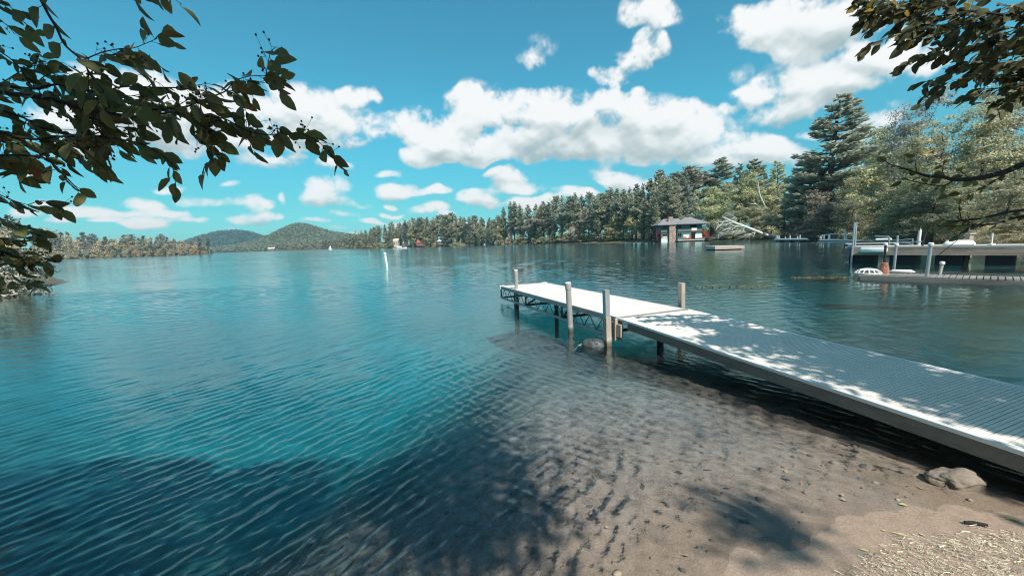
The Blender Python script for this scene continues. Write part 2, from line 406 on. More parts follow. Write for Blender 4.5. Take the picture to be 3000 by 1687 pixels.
sx = nt.n.new('ShaderNodeSeparateXYZ'); nt.link(dirv, sx.inputs[0])
az = nt.math('ARCTAN2', sx.outputs[0], sx.outputs[1]); el = nt.math('ARCSINE', sx.outputs[2])
tint = nt.ramp(nt.mapr(el, 0.0, .62, 0, 1), [(0, TINT[0]), (.16, TINT[1]), (.45, TINT[2]), (1, TINT[3])])
skyc = nt.mix(1.0, sky.outputs[0], tint, 'MULTIPLY')
uv = nt.n.new('ShaderNodeCombineXYZ')
nt.link(nt.math('MULTIPLY_ADD', az, 1/(2*math.pi), .5), uv.inputs[0]); nt.link(nt.math('MULTIPLY_ADD', el, 1/math.pi, .5), uv.inputs[1])
tex = nt.n.new('ShaderNodeTexImage'); tex.image = img; tex.interpolation = 'Cubic'; nt.link(uv.outputs[0], tex.inputs[0])
sc = nt.n.new('ShaderNodeSeparateColor'); nt.link(tex.outputs[0], sc.inputs[0])
ccol = nt.ramp(sc.outputs[1], [(.45, (.40, .50, .52)), (.7, (.66, .74, .75)), (.9, (.93, .965, .965)), (1.0, (1, 1, 1))])
ccol = nt.mix(1.0, ccol, (8.9, 8.9, 8.9), 'MULTIPLY')
fin = nt.mix(nt.math('MULTIPLY', sc.outputs[0], .97), skyc, ccol)
nt.link(fin, bg.inputs[0]); bg.inputs[1].default_value = .082
nt.link(bg.outputs[0], wout.inputs[0])
w.cycles.sampling_method = 'MANUAL'; w.cycles.sample_map_resolution = 1024

S.view_settings.view_transform = 'Standard'; S.view_settings.look = 'None'; S.view_settings.exposure = .45; S.view_settings.gamma = 1
S.render.engine = 'CYCLES'
cy = S.cycles
cy.max_bounces = 8; cy.transparent_max_bounces = 16; cy.glossy_bounces = 4; cy.transmission_bounces = 6; cy.diffuse_bounces = 3; cy.volume_bounces = 0
cy.pixel_filter_type = 'BLACKMAN_HARRIS'; cy.filter_width = 1.1; cy.use_adaptive_sampling = True; cy.adaptive_threshold = .01; cy.caustics_reflective = False; cy.caustics_refractive = False
cy.sample_clamp_indirect = 6
try:
    cy.use_denoising = True; cy.denoiser = 'OPENIMAGEDENOISE'; cy.denoising_input_passes = 'RGB_ALBEDO_NORMAL'; cy.denoising_prefilter = 'ACCURATE'
except Exception: pass

# ------------------------------------------------------------------ lake outline and ground sheet
LAKE = np.array([(0.3,1.55),(1.05,2.08),(1.6,2.33),(2.1,2.42),(2.6,2.58),(3.1,2.62),(3.6,2.45),(4.6,2.0),(7,1.2),(10.5,2.2),(15,5),(21,9),(26,14),(30,20),(40,33),(54,55),(64,72),(69,84),(74,100),(75.5,112),(70,122),(63.5,128.5),(53,134),(48,141),(44,158),(34,200),(12,268),(-30,318),(-80,345),(-122,392),(-181,470),(-300,690),(-800,1250),(-1080,1380),(-1500,1400),(-1500,900),(-700,620),(-342,442),(-420,458),(-583,486),(-900,490),(-900,300),(-300,150),(-80,66),(-36,32),(-30,24),(-24,15),(-14,6),(-8,1.8),(-3,-.4),(-1,.5)], dtype=float)
def sdist(X, Y):
    """distance to the shoreline: positive on land, negative in the lake"""
    X = np.asarray(X, float); Y = np.asarray(Y, float); shp = X.shape; X = X.ravel(); Y = Y.ravel()
    best = np.full(X.shape, 1e18); inside = np.zeros(X.shape, bool); n = len(LAKE)
    for i in range(n):
        a = LAKE[i]; b = LAKE[(i+1) % n]; d = b-a
        t = np.clip(((X-a[0])*d[0]+(Y-a[1])*d[1])/(d@d), 0, 1)
        q = (X-a[0]-t*d[0])**2+(Y-a[1]-t*d[1])**2; best = np.minimum(best, q)
        cr = ((a[1] > Y) != (b[1] > Y)); xi = a[0]+(Y-a[1])*(b[0]-a[0])/((b[1]-a[1]) if b[1] != a[1] else 1e-9)
        inside ^= cr & (X < xi)
    s = np.sqrt(best); s[inside] *= -1
    return s.reshape(shp)
_ph = [(rng.uniform(-1, 1, 2), rng.uniform(0, 6.28)) for _ in range(24)]
def lump(X, Y, lam, n=6):
    """smooth pseudo noise of wavelength lam"""
    z = np.zeros_like(np.asarray(X, float))
    for k in range(n):
        v, p = _ph[(k*5+int(lam*7)) % 24]; v = v/np.hypot(*v)*(.7+.6*((k*37) % 10)/10)
        z = z+np.sin((X*v[0]+Y*v[1])*2*math.pi/lam+p+k)
    return z/n
HILLS = [(-800,1500,85,130,46),(-730,1520,190,200,26),(-930,1540,150,180,16),(-640,1520,150,200,14),(-1430,1950,130,200,56),(-1290,1950,120,200,58),(-1570,2000,150,200,26)]
def ground_h(X, Y):
    d = sdist(X, Y); r = np.hypot(X, Y)
    near = np.clip(1-(r-6)/20, 0, 1)
    land = np.where(d < 2, .085*d, .17+.16*(d-2)); land = np.where(d > 8, 1.13+.05*(d-8), land); land = np.minimum(land, 4+.01*d)
    land = np.minimum(land, 8)
    near_land = np.minimum(.075*d, .45)
    land = np.where((d > 0), land*(1-near)+near_land*near, 0)
    dep = -d
    bed = np.where(dep < 2.5, .10*dep, .25+.16*(dep-2.5)); bed = np.where(dep > 9, 1.29+.05*(dep-9), bed); bed = np.minimum(bed*(1+np.clip(-(X-.35)*.9, 0, 3.2)*np.clip(1-dep/14, 0, 1)), 3.2)
    h = np.where(d > 0, land, -bed)
    for x, y, sx_, sy_, a in HILLS:
        h = h+np.where(d > 0, a*np.exp(-((X-x)/sx_)**2-((Y-y)/sy_)**2)*np.clip(d/120, 0, 1), 0)
    h = h+near*(.012*lump(X, Y, .9)+.006*lump(X, Y, .31)+.003*lump(X, Y, .13))
    h = h+np.where(d > 4, .25*lump(X, Y, 11.), 0)*(1-near)
    return h
def polar(rs, azs):
    A, RR = np.meshgrid(azs, rs); return RR*np.sin(A), RR*np.cos(A)
def gridfaces(nr, na, wrap):
    i = np.arange(nr-1)[:, None]; j = np.arange(na if wrap else na-1)[None, :]; jn = (j+1) % na
    return np.stack([i*na+j, (i+1)*na+j, (i+1)*na+jn, i*na+jn], -1).reshape(-1, 4)
def azarr(fine, step_f, step_c):
    a = np.arange(-fine, fine+1e-6, step_f); b = np.arange(fine+step_c, 360-fine-1e-6, step_c)
    return np.radians(np.concatenate([a, b]))
azs = azarr(66, .45, 6)
rs = np.concatenate([[.15, .6, 1.0], np.geomspace(1.3, 14, 210), np.geomspace(14.3, 3400, 180)])
X, Y = polar(rs, azs); Z = ground_h(X, Y)
V = np.stack([X, Y, Z], -1).reshape(-1, 3)

mt, nt, out = material('ground')
pos = geopos(nt); sp = nt.n.new('ShaderNodeSeparateXYZ'); nt.link(pos, sp.inputs[0])
rr = nt.vmath('LENGTH', pos)
g1 = nt.noise(pos, 1.3, 5, .6); g2 = nt.noise(pos, 9, 6, .65); g3 = nt.noise(pos, 70, 4, .7); g4 = nt.noise(pos, 240, 2, .6)
sand = nt.mix(nt.mapr(g2, .3, .7), (.46, .345, .265), (.60, .48, .385))
sand = nt.mix(nt.mapr(g3, .38, .66), nt.mix(.5, sand, (.20, .15, .115)), sand)
sand = nt.mix(nt.mapr(g4, .60, .70), sand, (.52, .45, .38))
sand = nt.mix(nt.mapr(g4, .36, .28), sand, (.10, .08, .065))
# wet sand is darker close to the water line
wet = nt.mapr(nt.math('ADD', sp.outputs[2], nt.math('MULTIPLY', nt.math('SUBTRACT', g1, .5), .05)), .035, .07)
sand = nt.mix(wet, nt.mix(1.0, sand, (.80, .76, .72), 'MULTIPLY'), sand)
# silt and debris on the lake bed
deb = nt.mapr(nt.noise(pos, 3.1, 7, .68), .53, .66)
zb = nt.mapr(sp.outputs[2], -.02, -.22)
bedc = nt.mix(nt.mapr(g2, .38, .62), (.17, .125, .11), (.72, .54, .49))
bedc = nt.mix(nt.mapr(g3, .48, .66), bedc, (.85, .68, .62))
bed = nt.mix(nt.math('MULTIPLY', deb, nt.mapr(sp.outputs[2], -.03, -.12)), nt.mix(zb, sand, bedc), (.085, .07, .06))
soil = nt.mix(nt.mapr(nt.noise(pos, .35, 5, .6), .35, .65), (.055, .055, .03), (.15, .13, .07))
soil = nt.mix(nt.mapr(nt.noise(pos, 6, 4, .6), .4, .6), soil, (.10, .085, .055))
land = nt.mix(nt.mapr(rr, 9, 16), sand, soil)
silt = nt.mix(nt.mapr(sp.outputs[2], -1.0, -2.0), nt.mix(nt.mapr(g1, .35, .65), (.075, .085, .085), (.13, .14, .135)), nt.mix(nt.mapr(g1, .35, .65), (.29, .35, .33), (.45, .51, .48)))
bed = nt.mix(nt.mapr(nt.math('ADD', sp.outputs[2], nt.math('MULTIPLY', nt.math('SUBTRACT', g1, .5), .35)), -.38, -.75), bed, silt)
c = nt.mix(nt.mapr(sp.outputs[2], -.015, .004), bed, land)
b = nt.n.new('ShaderNodeBsdfPrincipled'); nt.link(c, b.inputs['Base Color'])
nt.link(nt.mapr(wet, 0, 1, .45, .9), b.inputs['Roughness']); b.inputs['Specular IOR Level'].default_value = .3
hh = nt.math('ADD', nt.math('MULTIPLY', g3, .5), nt.math('ADD', nt.math('MULTIPLY', g4, .35), nt.math('MULTIPLY', g2, .8)))
nt.link(nt.bump(hh, .55, .02), b.inputs['Normal']); nt.link(b.outputs[0], out.inputs[0])
g = link('ground', npmesh('ground', V, gridfaces(len(rs), len(azs), True)[:, ::-1], mt, True)); tag(g, kind='structure')

# ------------------------------------------------------------------ water: one wavy sheet
comps = []
wr = np.random.default_rng(5)
for k in range(20):   # wind ripples running in from the open lake, seen best at the left
    lam = .080*(2.3**wr.random()); comps.append((R(-30)+wr.normal(0, .27), lam, wr.uniform(0, 6.28), 0))
for k in range(12):   # ripples thrown back by the dock and the beach
    lam = .085*(2.3**wr.random()); comps.append((R(35)+wr.normal(0, .32), lam, wr.uniform(0, 6.28), 1))
for k in range(6):
    lam = .28*(2.4**wr.random()); comps.append((R(-40)+wr.normal(0, .5), lam, wr.uniform(0, 6.28), 2))
for k in range(44):   # wind waves of the open water
    lam = .35*(1.098**k); comps.append((R(-75)+wr.normal(0, .55), lam, wr.uniform(0, 6.28), 3))
RSTEP = .0049
def waves(X, Y):
    d = -sdist(X, Y); r = np.hypot(X, Y); sp_ = r*RSTEP
    wl = np.clip((1.0-X-.25*(Y-4))/3.0, 0, 1); wrt = 1-.75*wl
    h = np.zeros_like(X); patch = .72+.5*lump(X, Y, 1.7)+.25*lump(X, Y, .8); warp = .5*lump(X, Y, 1.1, 4)
    c_, s_ = math.cos(.10), math.sin(.10); Xs, Ys = (X*c_+Y*s_)*.10, -X*s_+Y*c_
    streak = lump(Xs, Ys, 9., 5)+.8*lump(Xs*1.7, Ys, 23., 5)
    calm = np.clip(.95+.9*streak, .28, 1.25)
    calm = np.where(r < 14, 1, calm*np.clip((r-14)/10, 0, 1)+1-np.clip((r-14)/10, 0, 1))
    for th, lam, ph, kind in comps:
        q = (X*math.cos(th)+Y*math.sin(th))*2*math.pi/lam+ph
        if kind < 3:
            wgt = (.25+.75*wl, wrt, .6)[kind]; amp = lam*(.0138, .0115, .0060)[kind]
            h = h+wgt*amp*np.clip(patch, .15, 1.6)*(np.exp(1.1*(np.sin(q+warp)-1))*2-.9)*np.clip(1-(r*.0062-lam*.22)/(lam*.2), 0, 1)*np.clip((17-r)/8, 0, 1)
        else:
            n_ = lam/sp_; w_ = np.clip((n_-3.0)/1.5, 0, 1)*np.clip((11-n_)/4, 0, 1)
            h = h+np.where(w_ > 0, w_*lam*.0033*calm*np.clip(1.25-r/90, .45, 1)*(np.exp(.9*(np.sin(q)-1))*2-.95), 0)*np.clip((r-5)/6, 0, 1)
    return h*np.clip(d/.5, .10, 1)*np.clip((420-r)/60, 0, 1)
azw = azarr(64, .29, 6)
rw = np.concatenate([[.8], np.geomspace(1.4, 430, int(math.log(430/1.4)/RSTEP)), np.geomspace(440, 3300, 45)])
X, Y = polar(rw, azw); Zw = waves(X, Y)
V = np.stack([X, Y, Zw], -1).reshape(-1, 3)
F = gridfaces(len(rw), len(azw), True)[:, ::-1]
mt, nt, out = material('lake_water')
pos = geopos(nt); rr = nt.vmath('LENGTH', pos)
mp = nt.n.new('ShaderNodeMapping'); mp.inputs['Rotation'].default_value = (0, 0, R(25)); mp.inputs['Scale'].default_value = (1.0, .42, 1); nt.link(pos, mp.inputs['Vector'])
n1 = nt.noise(mp.outputs[0], 3.2, 2, .5); n2 = nt.noise(mp.outputs[0], 8.5, 3, .55); n3 = nt.noise(pos, 24, 3, .55)
mp2 = nt.n.new('ShaderNodeMapping'); mp2.inputs['Rotation'].default_value = (0, 0, R(-12)); mp2.inputs['Scale'].default_value = (.012, .085, 1); nt.link(pos, mp2.inputs['Vector'])
calm = nt.mapr(nt.noise(mp2.outputs[0], 1.0, 3, .5), .40, .60, .30, 1.0, True)
far = nt.mapr(rr, 5, 15)
h = nt.math('ADD', nt.math('MULTIPLY', n1, .55), nt.math('MULTIPLY', n2, .30))
h = nt.math('MULTIPLY', h, nt.math('MULTIPLY', nt.mapr(rr, 4, 8), nt.mapr(rr, 8, 22, .5, .0)))
h = nt.math('ADD', h, nt.math('MULTIPLY', n3, nt.mapr(rr, 4, 20, .085, .0)))
bmp = nt.bump(h, calm, .085)
fr = nt.n.new('ShaderNodeFresnel'); fr.inputs['IOR'].default_value = 1.42; nt.link(bmp, fr.inputs['Normal'])
gl = nt.n.new('ShaderNodeBsdfGlossy'); gl.distribution = 'MULTI_GGX'; nt.link(nt.mapr(rr, 5, 40, .03, .12), gl.inputs['Roughness']); nt.link(bmp, gl.inputs['Normal']); gl.inputs['Color'].default_value = (.86, 1, 1, 1)
tr = nt.n.new('ShaderNodeBsdfTransparent'); tr.inputs[0].default_value = (.96, .98, .98, 1)
rf_ = nt.n.new('ShaderNodeBsdfRefraction'); rf_.inputs['IOR'].default_value = 1.333; rf_.inputs['Roughness'].default_value = 0; rf_.inputs['Color'].default_value = (.97, .985, .985, 1); nt.link(bmp, rf_.inputs['Normal'])
mt2 = nt.n.new('ShaderNodeMixShader'); dp_ = nt.n.new('ShaderNodeAttribute'); dp_.attribute_name = 'depth'; nt.link(nt.math('MULTIPLY', nt.mapr(dp_.outputs['Fac'], .01, .16, .0, .42), nt.mapr(dp_.outputs['Fac'], .45, 1.1, 1.0, .22)), mt2.inputs[0]); nt.link(tr.outputs[0], mt2.inputs[1]); nt.link(rf_.outputs[0], mt2.inputs[2])
mx = nt.n.new('ShaderNodeMixShader'); nt.link(fr.outputs[0], mx.inputs[0]); nt.link(mt2.outputs[0], mx.inputs[1]); nt.link(gl.outputs[0], mx.inputs[2])
nt.link(mx.outputs[0], out.inputs[0])
va = nt.n.new('ShaderNodeVolumeAbsorption'); va.inputs['Color'].default_value = (.05, .78, .84, 1); va.inputs['Density'].default_value = .40
nt.link(va.outputs[0], out.inputs[1])
wme = npmesh('water', V, F, mt, True); at_ = wme.attributes.new('depth', 'FLOAT', 'POINT')
at_.data.foreach_set('value', (V[:, 2]-ground_h(V[:, 0], V[:, 1])).astype(np.float32))
wob = link('water', wme); tag(wob, kind='structure')
M_water = mt



# ------------------------------------------------------------------ trees
def quads_from(centers, ax, ay):
    """one flat leaf per centre: ax, ay half vectors -> verts, faces"""
    n = len(centers)
    V = np.stack([centers-ax-ay, centers+ax-ay*.6, centers+ax*1.05+ay*.6, centers-ax+ay], 1).reshape(-1, 3)
    return V, np.arange(4*n).reshape(-1, 4)
def rhombs(centers, ax, ay):
    n = len(centers)
    V = np.stack([centers-ax, centers-ay+ax*.1, centers+ax, centers+ay+ax*.1], 1).reshape(-1, 3)
    return V, np.arange(4*n).reshape(-1, 4)
def unit(v): return v/np.maximum(np.linalg.norm(v, axis=-1, keepdims=True), 1e-9)
def pine_meshes(seed, h, n_tuft, spread, bare, wind, ragged, tuft, top_flat=0.0):
    """a white pine: whorls of limbs carrying flat plates of needles"""
    r = np.random.default_rng(seed); mb = MB()
    sway = r.normal(0, .012, 2)
    def axis(z): return np.array([sway[0]*z*z/h+wind*.15*(z/h)**2*h*.1, sway[1]*z*z/h, z])
    mb.tube([axis(z) for z in np.linspace(0, h*.97, 9)], [h*.016*(1-.93*k/8)+.02 for k in range(9)], 6)
    C = []; AX = []; AY = []
    z = bare*h; per = []
    while z < h*.985:
        f = (z/h-bare)/(1-bare)
        prof = (1-f)**(.75) * min(1, .45+1.6*f) if top_flat == 0 else (1-f**(2+3*top_flat))**.8*min(1, .5+1.2*f)
        for k in range(r.integers(3, 6)):
            L = h*spread*prof*r.uniform(1-ragged, 1.1)+.25
            a = r.uniform(0, 2*math.pi); rise = r.uniform(.05, .45)+.35*f
            d = np.array([math.cos(a)+wind*.55, math.sin(a)+.1*wind, 0]); L *= .55+.45*np.linalg.norm(d); d = d/np.linalg.norm(d)
            per.append((z, L, d, rise))
        z += h*r.uniform(.022, .042)*(1.25-.5*f)
    tot = sum(p[1]**1.5 for p in per)
    for z, L, d, rise in per:
        o = axis(z); n = max(4, int(n_tuft*L**1.5/tot))
        tip = o+d*L+np.array([0, 0, L*rise])
        if L > .8: mb.tube([o, (o+tip)/2-np.array([0, 0, .06*L]), tip], [h*.0042, h*.003, .01], 4, False)
        t = r.uniform(.25, 1.03, n)**.8; side = np.array([-d[1], d[0], 0])
        w_ = r.normal(0, .17, n)*L*(.4+.9*np.sin(np.clip(t, 0, 1)*2.6))
        c = o+np.outer(t, d)*L+np.outer(w_, side)+np.array([0, 0, 1])*((t**1.3*rise*L)+r.normal(0, .055*L+.06, n))[:, None]
        C.append(c)
        a = unit(d*.8+np.outer(np.sign(w_), side)*.5+r.normal(0, .35, (n, 3))+np.array([wind*.3, 0, .35]))
        b = unit(np.cross(a, np.array([0, 0, 1.])+r.normal(0, 1.0, (n, 3))))
        sz = tuft*r.uniform(.6, 1.35, n)[:, None]
        AX.append(a*sz); AY.append(b*sz*.42)
    V, F = rhombs(np.concatenate(C), np.concatenate(AX), np.concatenate(AY))
    return mb, npmesh('crown', V, F, M_needle)
def crown_leaves(r, lobes, n_clump, n_leaf, leaf, clump_r, flat=.55, up=.55):
    """lobes: (cx,cy,cz,rx,ry,rz); leaf clumps sit through each lobe's outer volume"""
    C = []; A = []; B = []
    wts = np.array([l[3]*l[4]+l[5]*l[3] for l in lobes]); wts = wts/wts.sum()
    for l, wt in zip(lobes, wts):
        for k in range(max(3, int(n_clump*wt))):
            d = unit(r.normal(0, 1, 3)); rad = r.uniform(.35, 1.0)**.45
            if d[2] < -.2: rad *= .85
            c0 = np.array(l[:3])+d*np.array(l[3:])*rad*(1+r.normal(0, .07))
            n = int(n_leaf*r.uniform(.5, 1.5)); R_ = clump_r*r.uniform(.6, 1.35)
            p = r.normal(0, .5, (n, 3))*R_*np.array([1, 1, flat])
            c = c0+p
            nrm = unit(unit(d*.7+p/R_*.4)*.6+np.array([0, 0, up])+r.normal(0, .45, (n, 3)))
            a = unit(np.cross(nrm, r.normal(0, 1, (n, 3)))); b = np.cross(nrm, a)
            s = leaf*r.uniform(.6, 1.3, n)[:, None]
            C.append(c); A.append(a*s); B.append(b*s*.62)
    return rhombs(np.concatenate(C), np.concatenate(A), np.concatenate(B))
def broad_meshes(seed, h, w_, n_clump, n_leaf, leaf, clump_r, base=.2, col=False, shape='round'):
    r = np.random.default_rng(seed); lobes = []; mb = MB()
    top = h*(1-base)
    nl = 11
    for k in range(nl):
        f = (k+.5)/nl; z = h*base+top*f
        if shape == 'round': pr = math.sin(math.pi*min(1, .18+.80*f))**.7
        elif shape == 'cone': pr = (1-f)**.8*.95+.12
        elif shape == 'vase': pr = .35+.65*math.sin(math.pi*min(1, .05+.80*f))
        else: pr = .9-.35*f
        a = r.uniform(0, 6.28); q = w_*.5*pr
        lobes.append((math.cos(a)*q*.5, math.sin(a)*q*.5, z, q*r.uniform(.5, .75), q*r.uniform(.5, .75), top*.13*r.uniform(.8, 1.3)))
    V, F = crown_leaves(r, lobes, n_clump, n_leaf, leaf, clump_r)
    V[:, 2] = np.maximum(V[:, 2], .05)
    pts = [np.array([r.normal(0, .012)*z, r.normal(0, .012)*z, z]) for z in np.linspace(0, h*.8, 6)]
    mb.tube(pts, [h*.016*(1-.8*k/5)+.015 for k in range(6)], 7)
    for l in lobes[1:]:
        zb = max(h*.1, l[2]-l[3]*.9-h*.06); o = np.array([0, 0, zb])
        mb.tube([o, o*.45+np.array(l[:3])*.55+np.array([0, 0, -.04*h]), np.array(l[:3])], [h*.006, h*.004, .012], 5, False)
    return mb, npmesh('crown', V, F, M_leaf)
def proto(name, mb, crown, trunk_mat):
    """an unlinked template: (trunk mesh, crown mesh)"""
    o = mb.build('trunk', trunk_mat); tm = o.data; bpy.data.objects.remove(o)
    for p in tm.polygons: p.use_smooth = True
    return (name, tm, crown)
TREE_N = 0
def plant(pr, loc, h, h0, col, label, cat, group, rz=None, wscale=1.0, lean=0.0, name=None):
    l_ = sum(col)/3; col = tuple(.76*q+.24*l_ for q in col)
    o = empty(name or pr[0], loc, random.uniform(0, 6.28) if rz is None else rz)
    s = h/h0; o.scale = (s*wscale, s*wscale, s)
    if lean: o.rotation_euler[1] = lean
    tag(o, label, cat, group)
    link('trunk', pr[1], o)
    c = link('crown', pr[2], o); c.color = (*[q*(4.2 if cat in ('pine tree', 'spruce tree') else 3.45) for q in col], 1)
    return o
PINES = [proto('pine_tree', *pine_meshes(100+k, 22, 3400, sp_, br_, wd_, rg_, tf_, tf2), M_bark) for k, (sp_, br_, wd_, rg_, tf_, tf2) in enumerate([
    (.20, .16, .45, .5, .46, 0), (.17, .26, .6, .6, .44, 0), (.22, .20, .35, .55, .50, 0), (.15, .10, .4, .45, .42, 0), (.19, .33, .7, .65, .48, .3), (.23, .28, .55, .6, .52, .5)])]
SPRUCES = [proto('spruce_tree', *pine_meshes(140+k, 16, 2300, .17, .06, .1, .3, .33), M_bark) for k in range(3)]
BROADS = [proto('broadleaf_tree', *broad_meshes(200+k, 12, w_, 130, 44, .20, .85, b_, shape=s_), M_bark) for k, (w_, b_, s_) in enumerate([(8.5, .12, 'round'), (7, .15, 'vase'), (9, .06, 'round'), (6, .08, 'cone')])]
SHRUBS = [proto('shoreline_shrub', *broad_meshes(230+k, 5, w_, 60, 42, .17, .6, .02, shape='round'), M_bark) for k, w_ in enumerate([6.5, 5.0, 7.5])]
FARP = [proto('pine_tree', *pine_meshes(160+k, 22, 700, s_, b_, .2, .45, .85, t_), M_bark) for k, (s_, b_, t_) in enumerate([(.17, .12, 0), (.14, .1, 0), (.2, .2, .4)])]
FARB = [proto('broadleaf_tree', *broad_meshes(260+k, 15, w_, 60, 14, .55, 1.5, .05, shape=s_), M_bark) for k, (w_, s_) in enumerate([(11, 'round'), (9, 'cone'), (12, 'round')])]

def shoreY(px):
    return float(np.interp(px, [1000, 1057, 1140, 1300, 1450, 1700, 1850, 1925, 2055, 2160, 2262, 2400, 2490, 2650, 2800, 3000], [690, 470, 385, 315, 285, 205, 160, 139, 131, 124, 113, 92, 78, 58, 42, 27]))
def gz(x, y): return float(ground_h(np.array([x]), np.array([y]))[0])
def top_px(px):   # the tree line of the photograph, 3000 px frame
    return float(np.interp(px, [1000, 1040, 1100, 1140, 1200, 1260, 1310, 1360, 1400, 1450, 1485, 1560, 1620, 1650, 1700, 1750, 1800, 1850, 1900, 1930, 1960, 2000, 2050, 2100, 2130, 2180, 2210, 2260, 2300, 2350, 2400, 2450],
                         [690, 676, 664, 650, 640, 634, 622, 626, 634, 634, 590, 585, 578, 566, 566, 560, 545, 535, 520, 500, 520, 500, 485, 470, 520, 470, 468, 500, 478, 440, 420, 410]))
PINEC = [(.100, .106, .072), (.084, .096, .072), (.112, .114, .074), (.074, .086, .07), (.122, .114, .08)]
def seg(px):
    for lim, t in ((1190, 'beyond the orange cottage'), (1275, 'around the red-roofed cottage'), (1370, 'behind the pale-roofed house'), (1470, 'behind the green-roofed boathouse'), (1660, 'between the pink maple and the tall central pines'), (1900, 'past the pink maple before the green boathouse'), (2070, 'behind the green boathouse'), (2270, 'above the fallen white birch'), (3200, 'behind the docks in the cove')):
        if px < lim: return t
rp = random.Random(4)
def place_pine(px, frac, back, k=None, col=None, label=None, w_=None, name=None, lean=0):
    Y = shoreY(px)+back; h_px = top_px(px)
    p = at(px, h_px, Y); x = p.x
    zb = gz(x, Y); h = max(5, (p.z-zb)*frac)
    k = rp.randrange(len(PINES)) if k is None else k
    lab = label or ('tall dark pine in the wood '+seg(px))
    return plant(PINES[k], (x, Y, zb-.1), h, 22, col or rp.choice(PINEC), lab, 'pine tree', 'pines '+seg(px), rz=rp.uniform(-.7, .7), wscale=w_ or rp.uniform(.8, 1.15), lean=lean)
# the wood along the far right shore, back rows then front
px = 1012
while px < 2010:
    d = 13 if px < 1450 else 19
    place_pine(px+rp.uniform(-4, 4), rp.uniform(.90, 1.03), rp.uniform(4, 26))
    if rp.random() < .85: place_pine(px+rp.uniform(-5, 9), rp.uniform(.66, .9), rp.uniform(2, 14))
    if rp.random() < .5: place_pine(px+rp.uniform(-6, 6), rp.uniform(.5, .7), rp.uniform(1, 6), w_=1.2)
    px += d*rp.uniform(.75, 1.2)
YG = (.135, .130, .055); OL = (.105, .110, .058); TAN = (.175, .145, .085); BR = (.135, .10, .07); GOLD = (.15, .125, .055); PINK = (.15, .075, .065); GR = (.085, .10, .06)
def place_broad(px, base_off, hpx, wpx, col, label=None, k=None, shrub=False, group=None, name=None):
    """px: where along the frame; base_off: metres behind the shore; hpx: height and wpx width in frame pixels"""
    Y = shoreY(px)+base_off; x = at(px, 700, Y).x; zb = gz(x, Y)
    h = hpx*Y/CF; w_ = wpx*Y/CF
    lst = SHRUBS if shrub else BROADS
    k = rp.randrange(len(lst)) if k is None else k
    h0 = 5 if shrub else 12; w0 = ([6.5, 5.0, 7.5] if shrub else [8.5, 7, 9, 6])[k]
    kind = 'shrub' if shrub else 'broadleaf tree'
    lab = label or ('%s %s %s' % ('low leafy shrub at the water edge' if shrub else 'rounded leafy tree in the wood', '', seg(px))).replace('  ', ' ')
    return plant(lst[k], (x, Y, zb-.1), h, h0, col, lab, kind, group or (kind+'s '+seg(px)), wscale=(w_/w0)/(h/h0), name=name)
# front fringe of shrubs and small trees
for px in np.arange(1015, 1900, 15):
    if any(a < px < b for a, b in ((1150, 1180), (1215, 1250), (1280, 1330), (1375, 1455), (1835, 1900))): continue
    hh_ = np.interp(px, [1015, 1450, 1900], [16, 26, 46])
    place_broad(px+rp.uniform(-5, 5), rp.uniform(1.0, 4), hh_*rp.uniform(.5, 1.1), hh_*rp.uniform(.8, 1.3), rp.choice([OL, TAN, BR, GR, OL, YG]), shrub=True)
for px, hpx, wpx, col, lab in [
    (1216, 66, 44, (.12, .12, .055), 'spreading yellow-green tree with forked trunk beside the red-roofed cottage'),
    (1262, 50, 40, OL, 'bushy olive tree between the red-roofed cottage and the pale-roofed house'),
    (1278, 34, 26, TAN, 'small tan tree just before the pale-roofed house'),
    (1158, 28, 26, GOLD, 'golden tree behind the orange cottage'),
    (1060, 52, 16, (.13, .11, .05), 'slim golden tree among the pines beyond the orange cottage'),
    (1466, 62, 30, GOLD, 'orange and yellow maple beside the white wing of the green-roofed boathouse'),
    (1494, 40, 22, PINK, 'pink-red maple at the water edge'),
    (1530, 30, 36, (.14, .125, .055), 'low yellow bush under the tall pines past the pink maple'),
    (1572, 28, 34, (.15, .11, .07), 'low orange-tinged bush at the shoreline past the pink maple'),
    (1634, 20, 24, (.16, .14, .055), 'small bright yellow bush at the foot of bare pine trunks'),
    (1700, 66, 44, BR, 'brown feathery shoreline tree in front of the tall pines'),
    (1672, 44, 34, TAN, 'fawn bushy tree beside the brown feathery tree'),
    (1740, 60, 36, (.115, .105, .07), 'grey-green bushy tree standing at the shore past the brown feathery tree'),
    (1805, 78, 70, (.165, .145, .06), 'wide yellow-green tree overhanging the shore before the tan lawn'),
    (1850, 70, 46, (.145, .14, .06), 'yellow-green tree behind the tan lawn'),
    (1885, 60, 44, (.12, .135, .06), 'green tree beside the boathouse balcony')]:
    place_broad(px, 3.5, hpx, wpx, col, lab, group=lab)
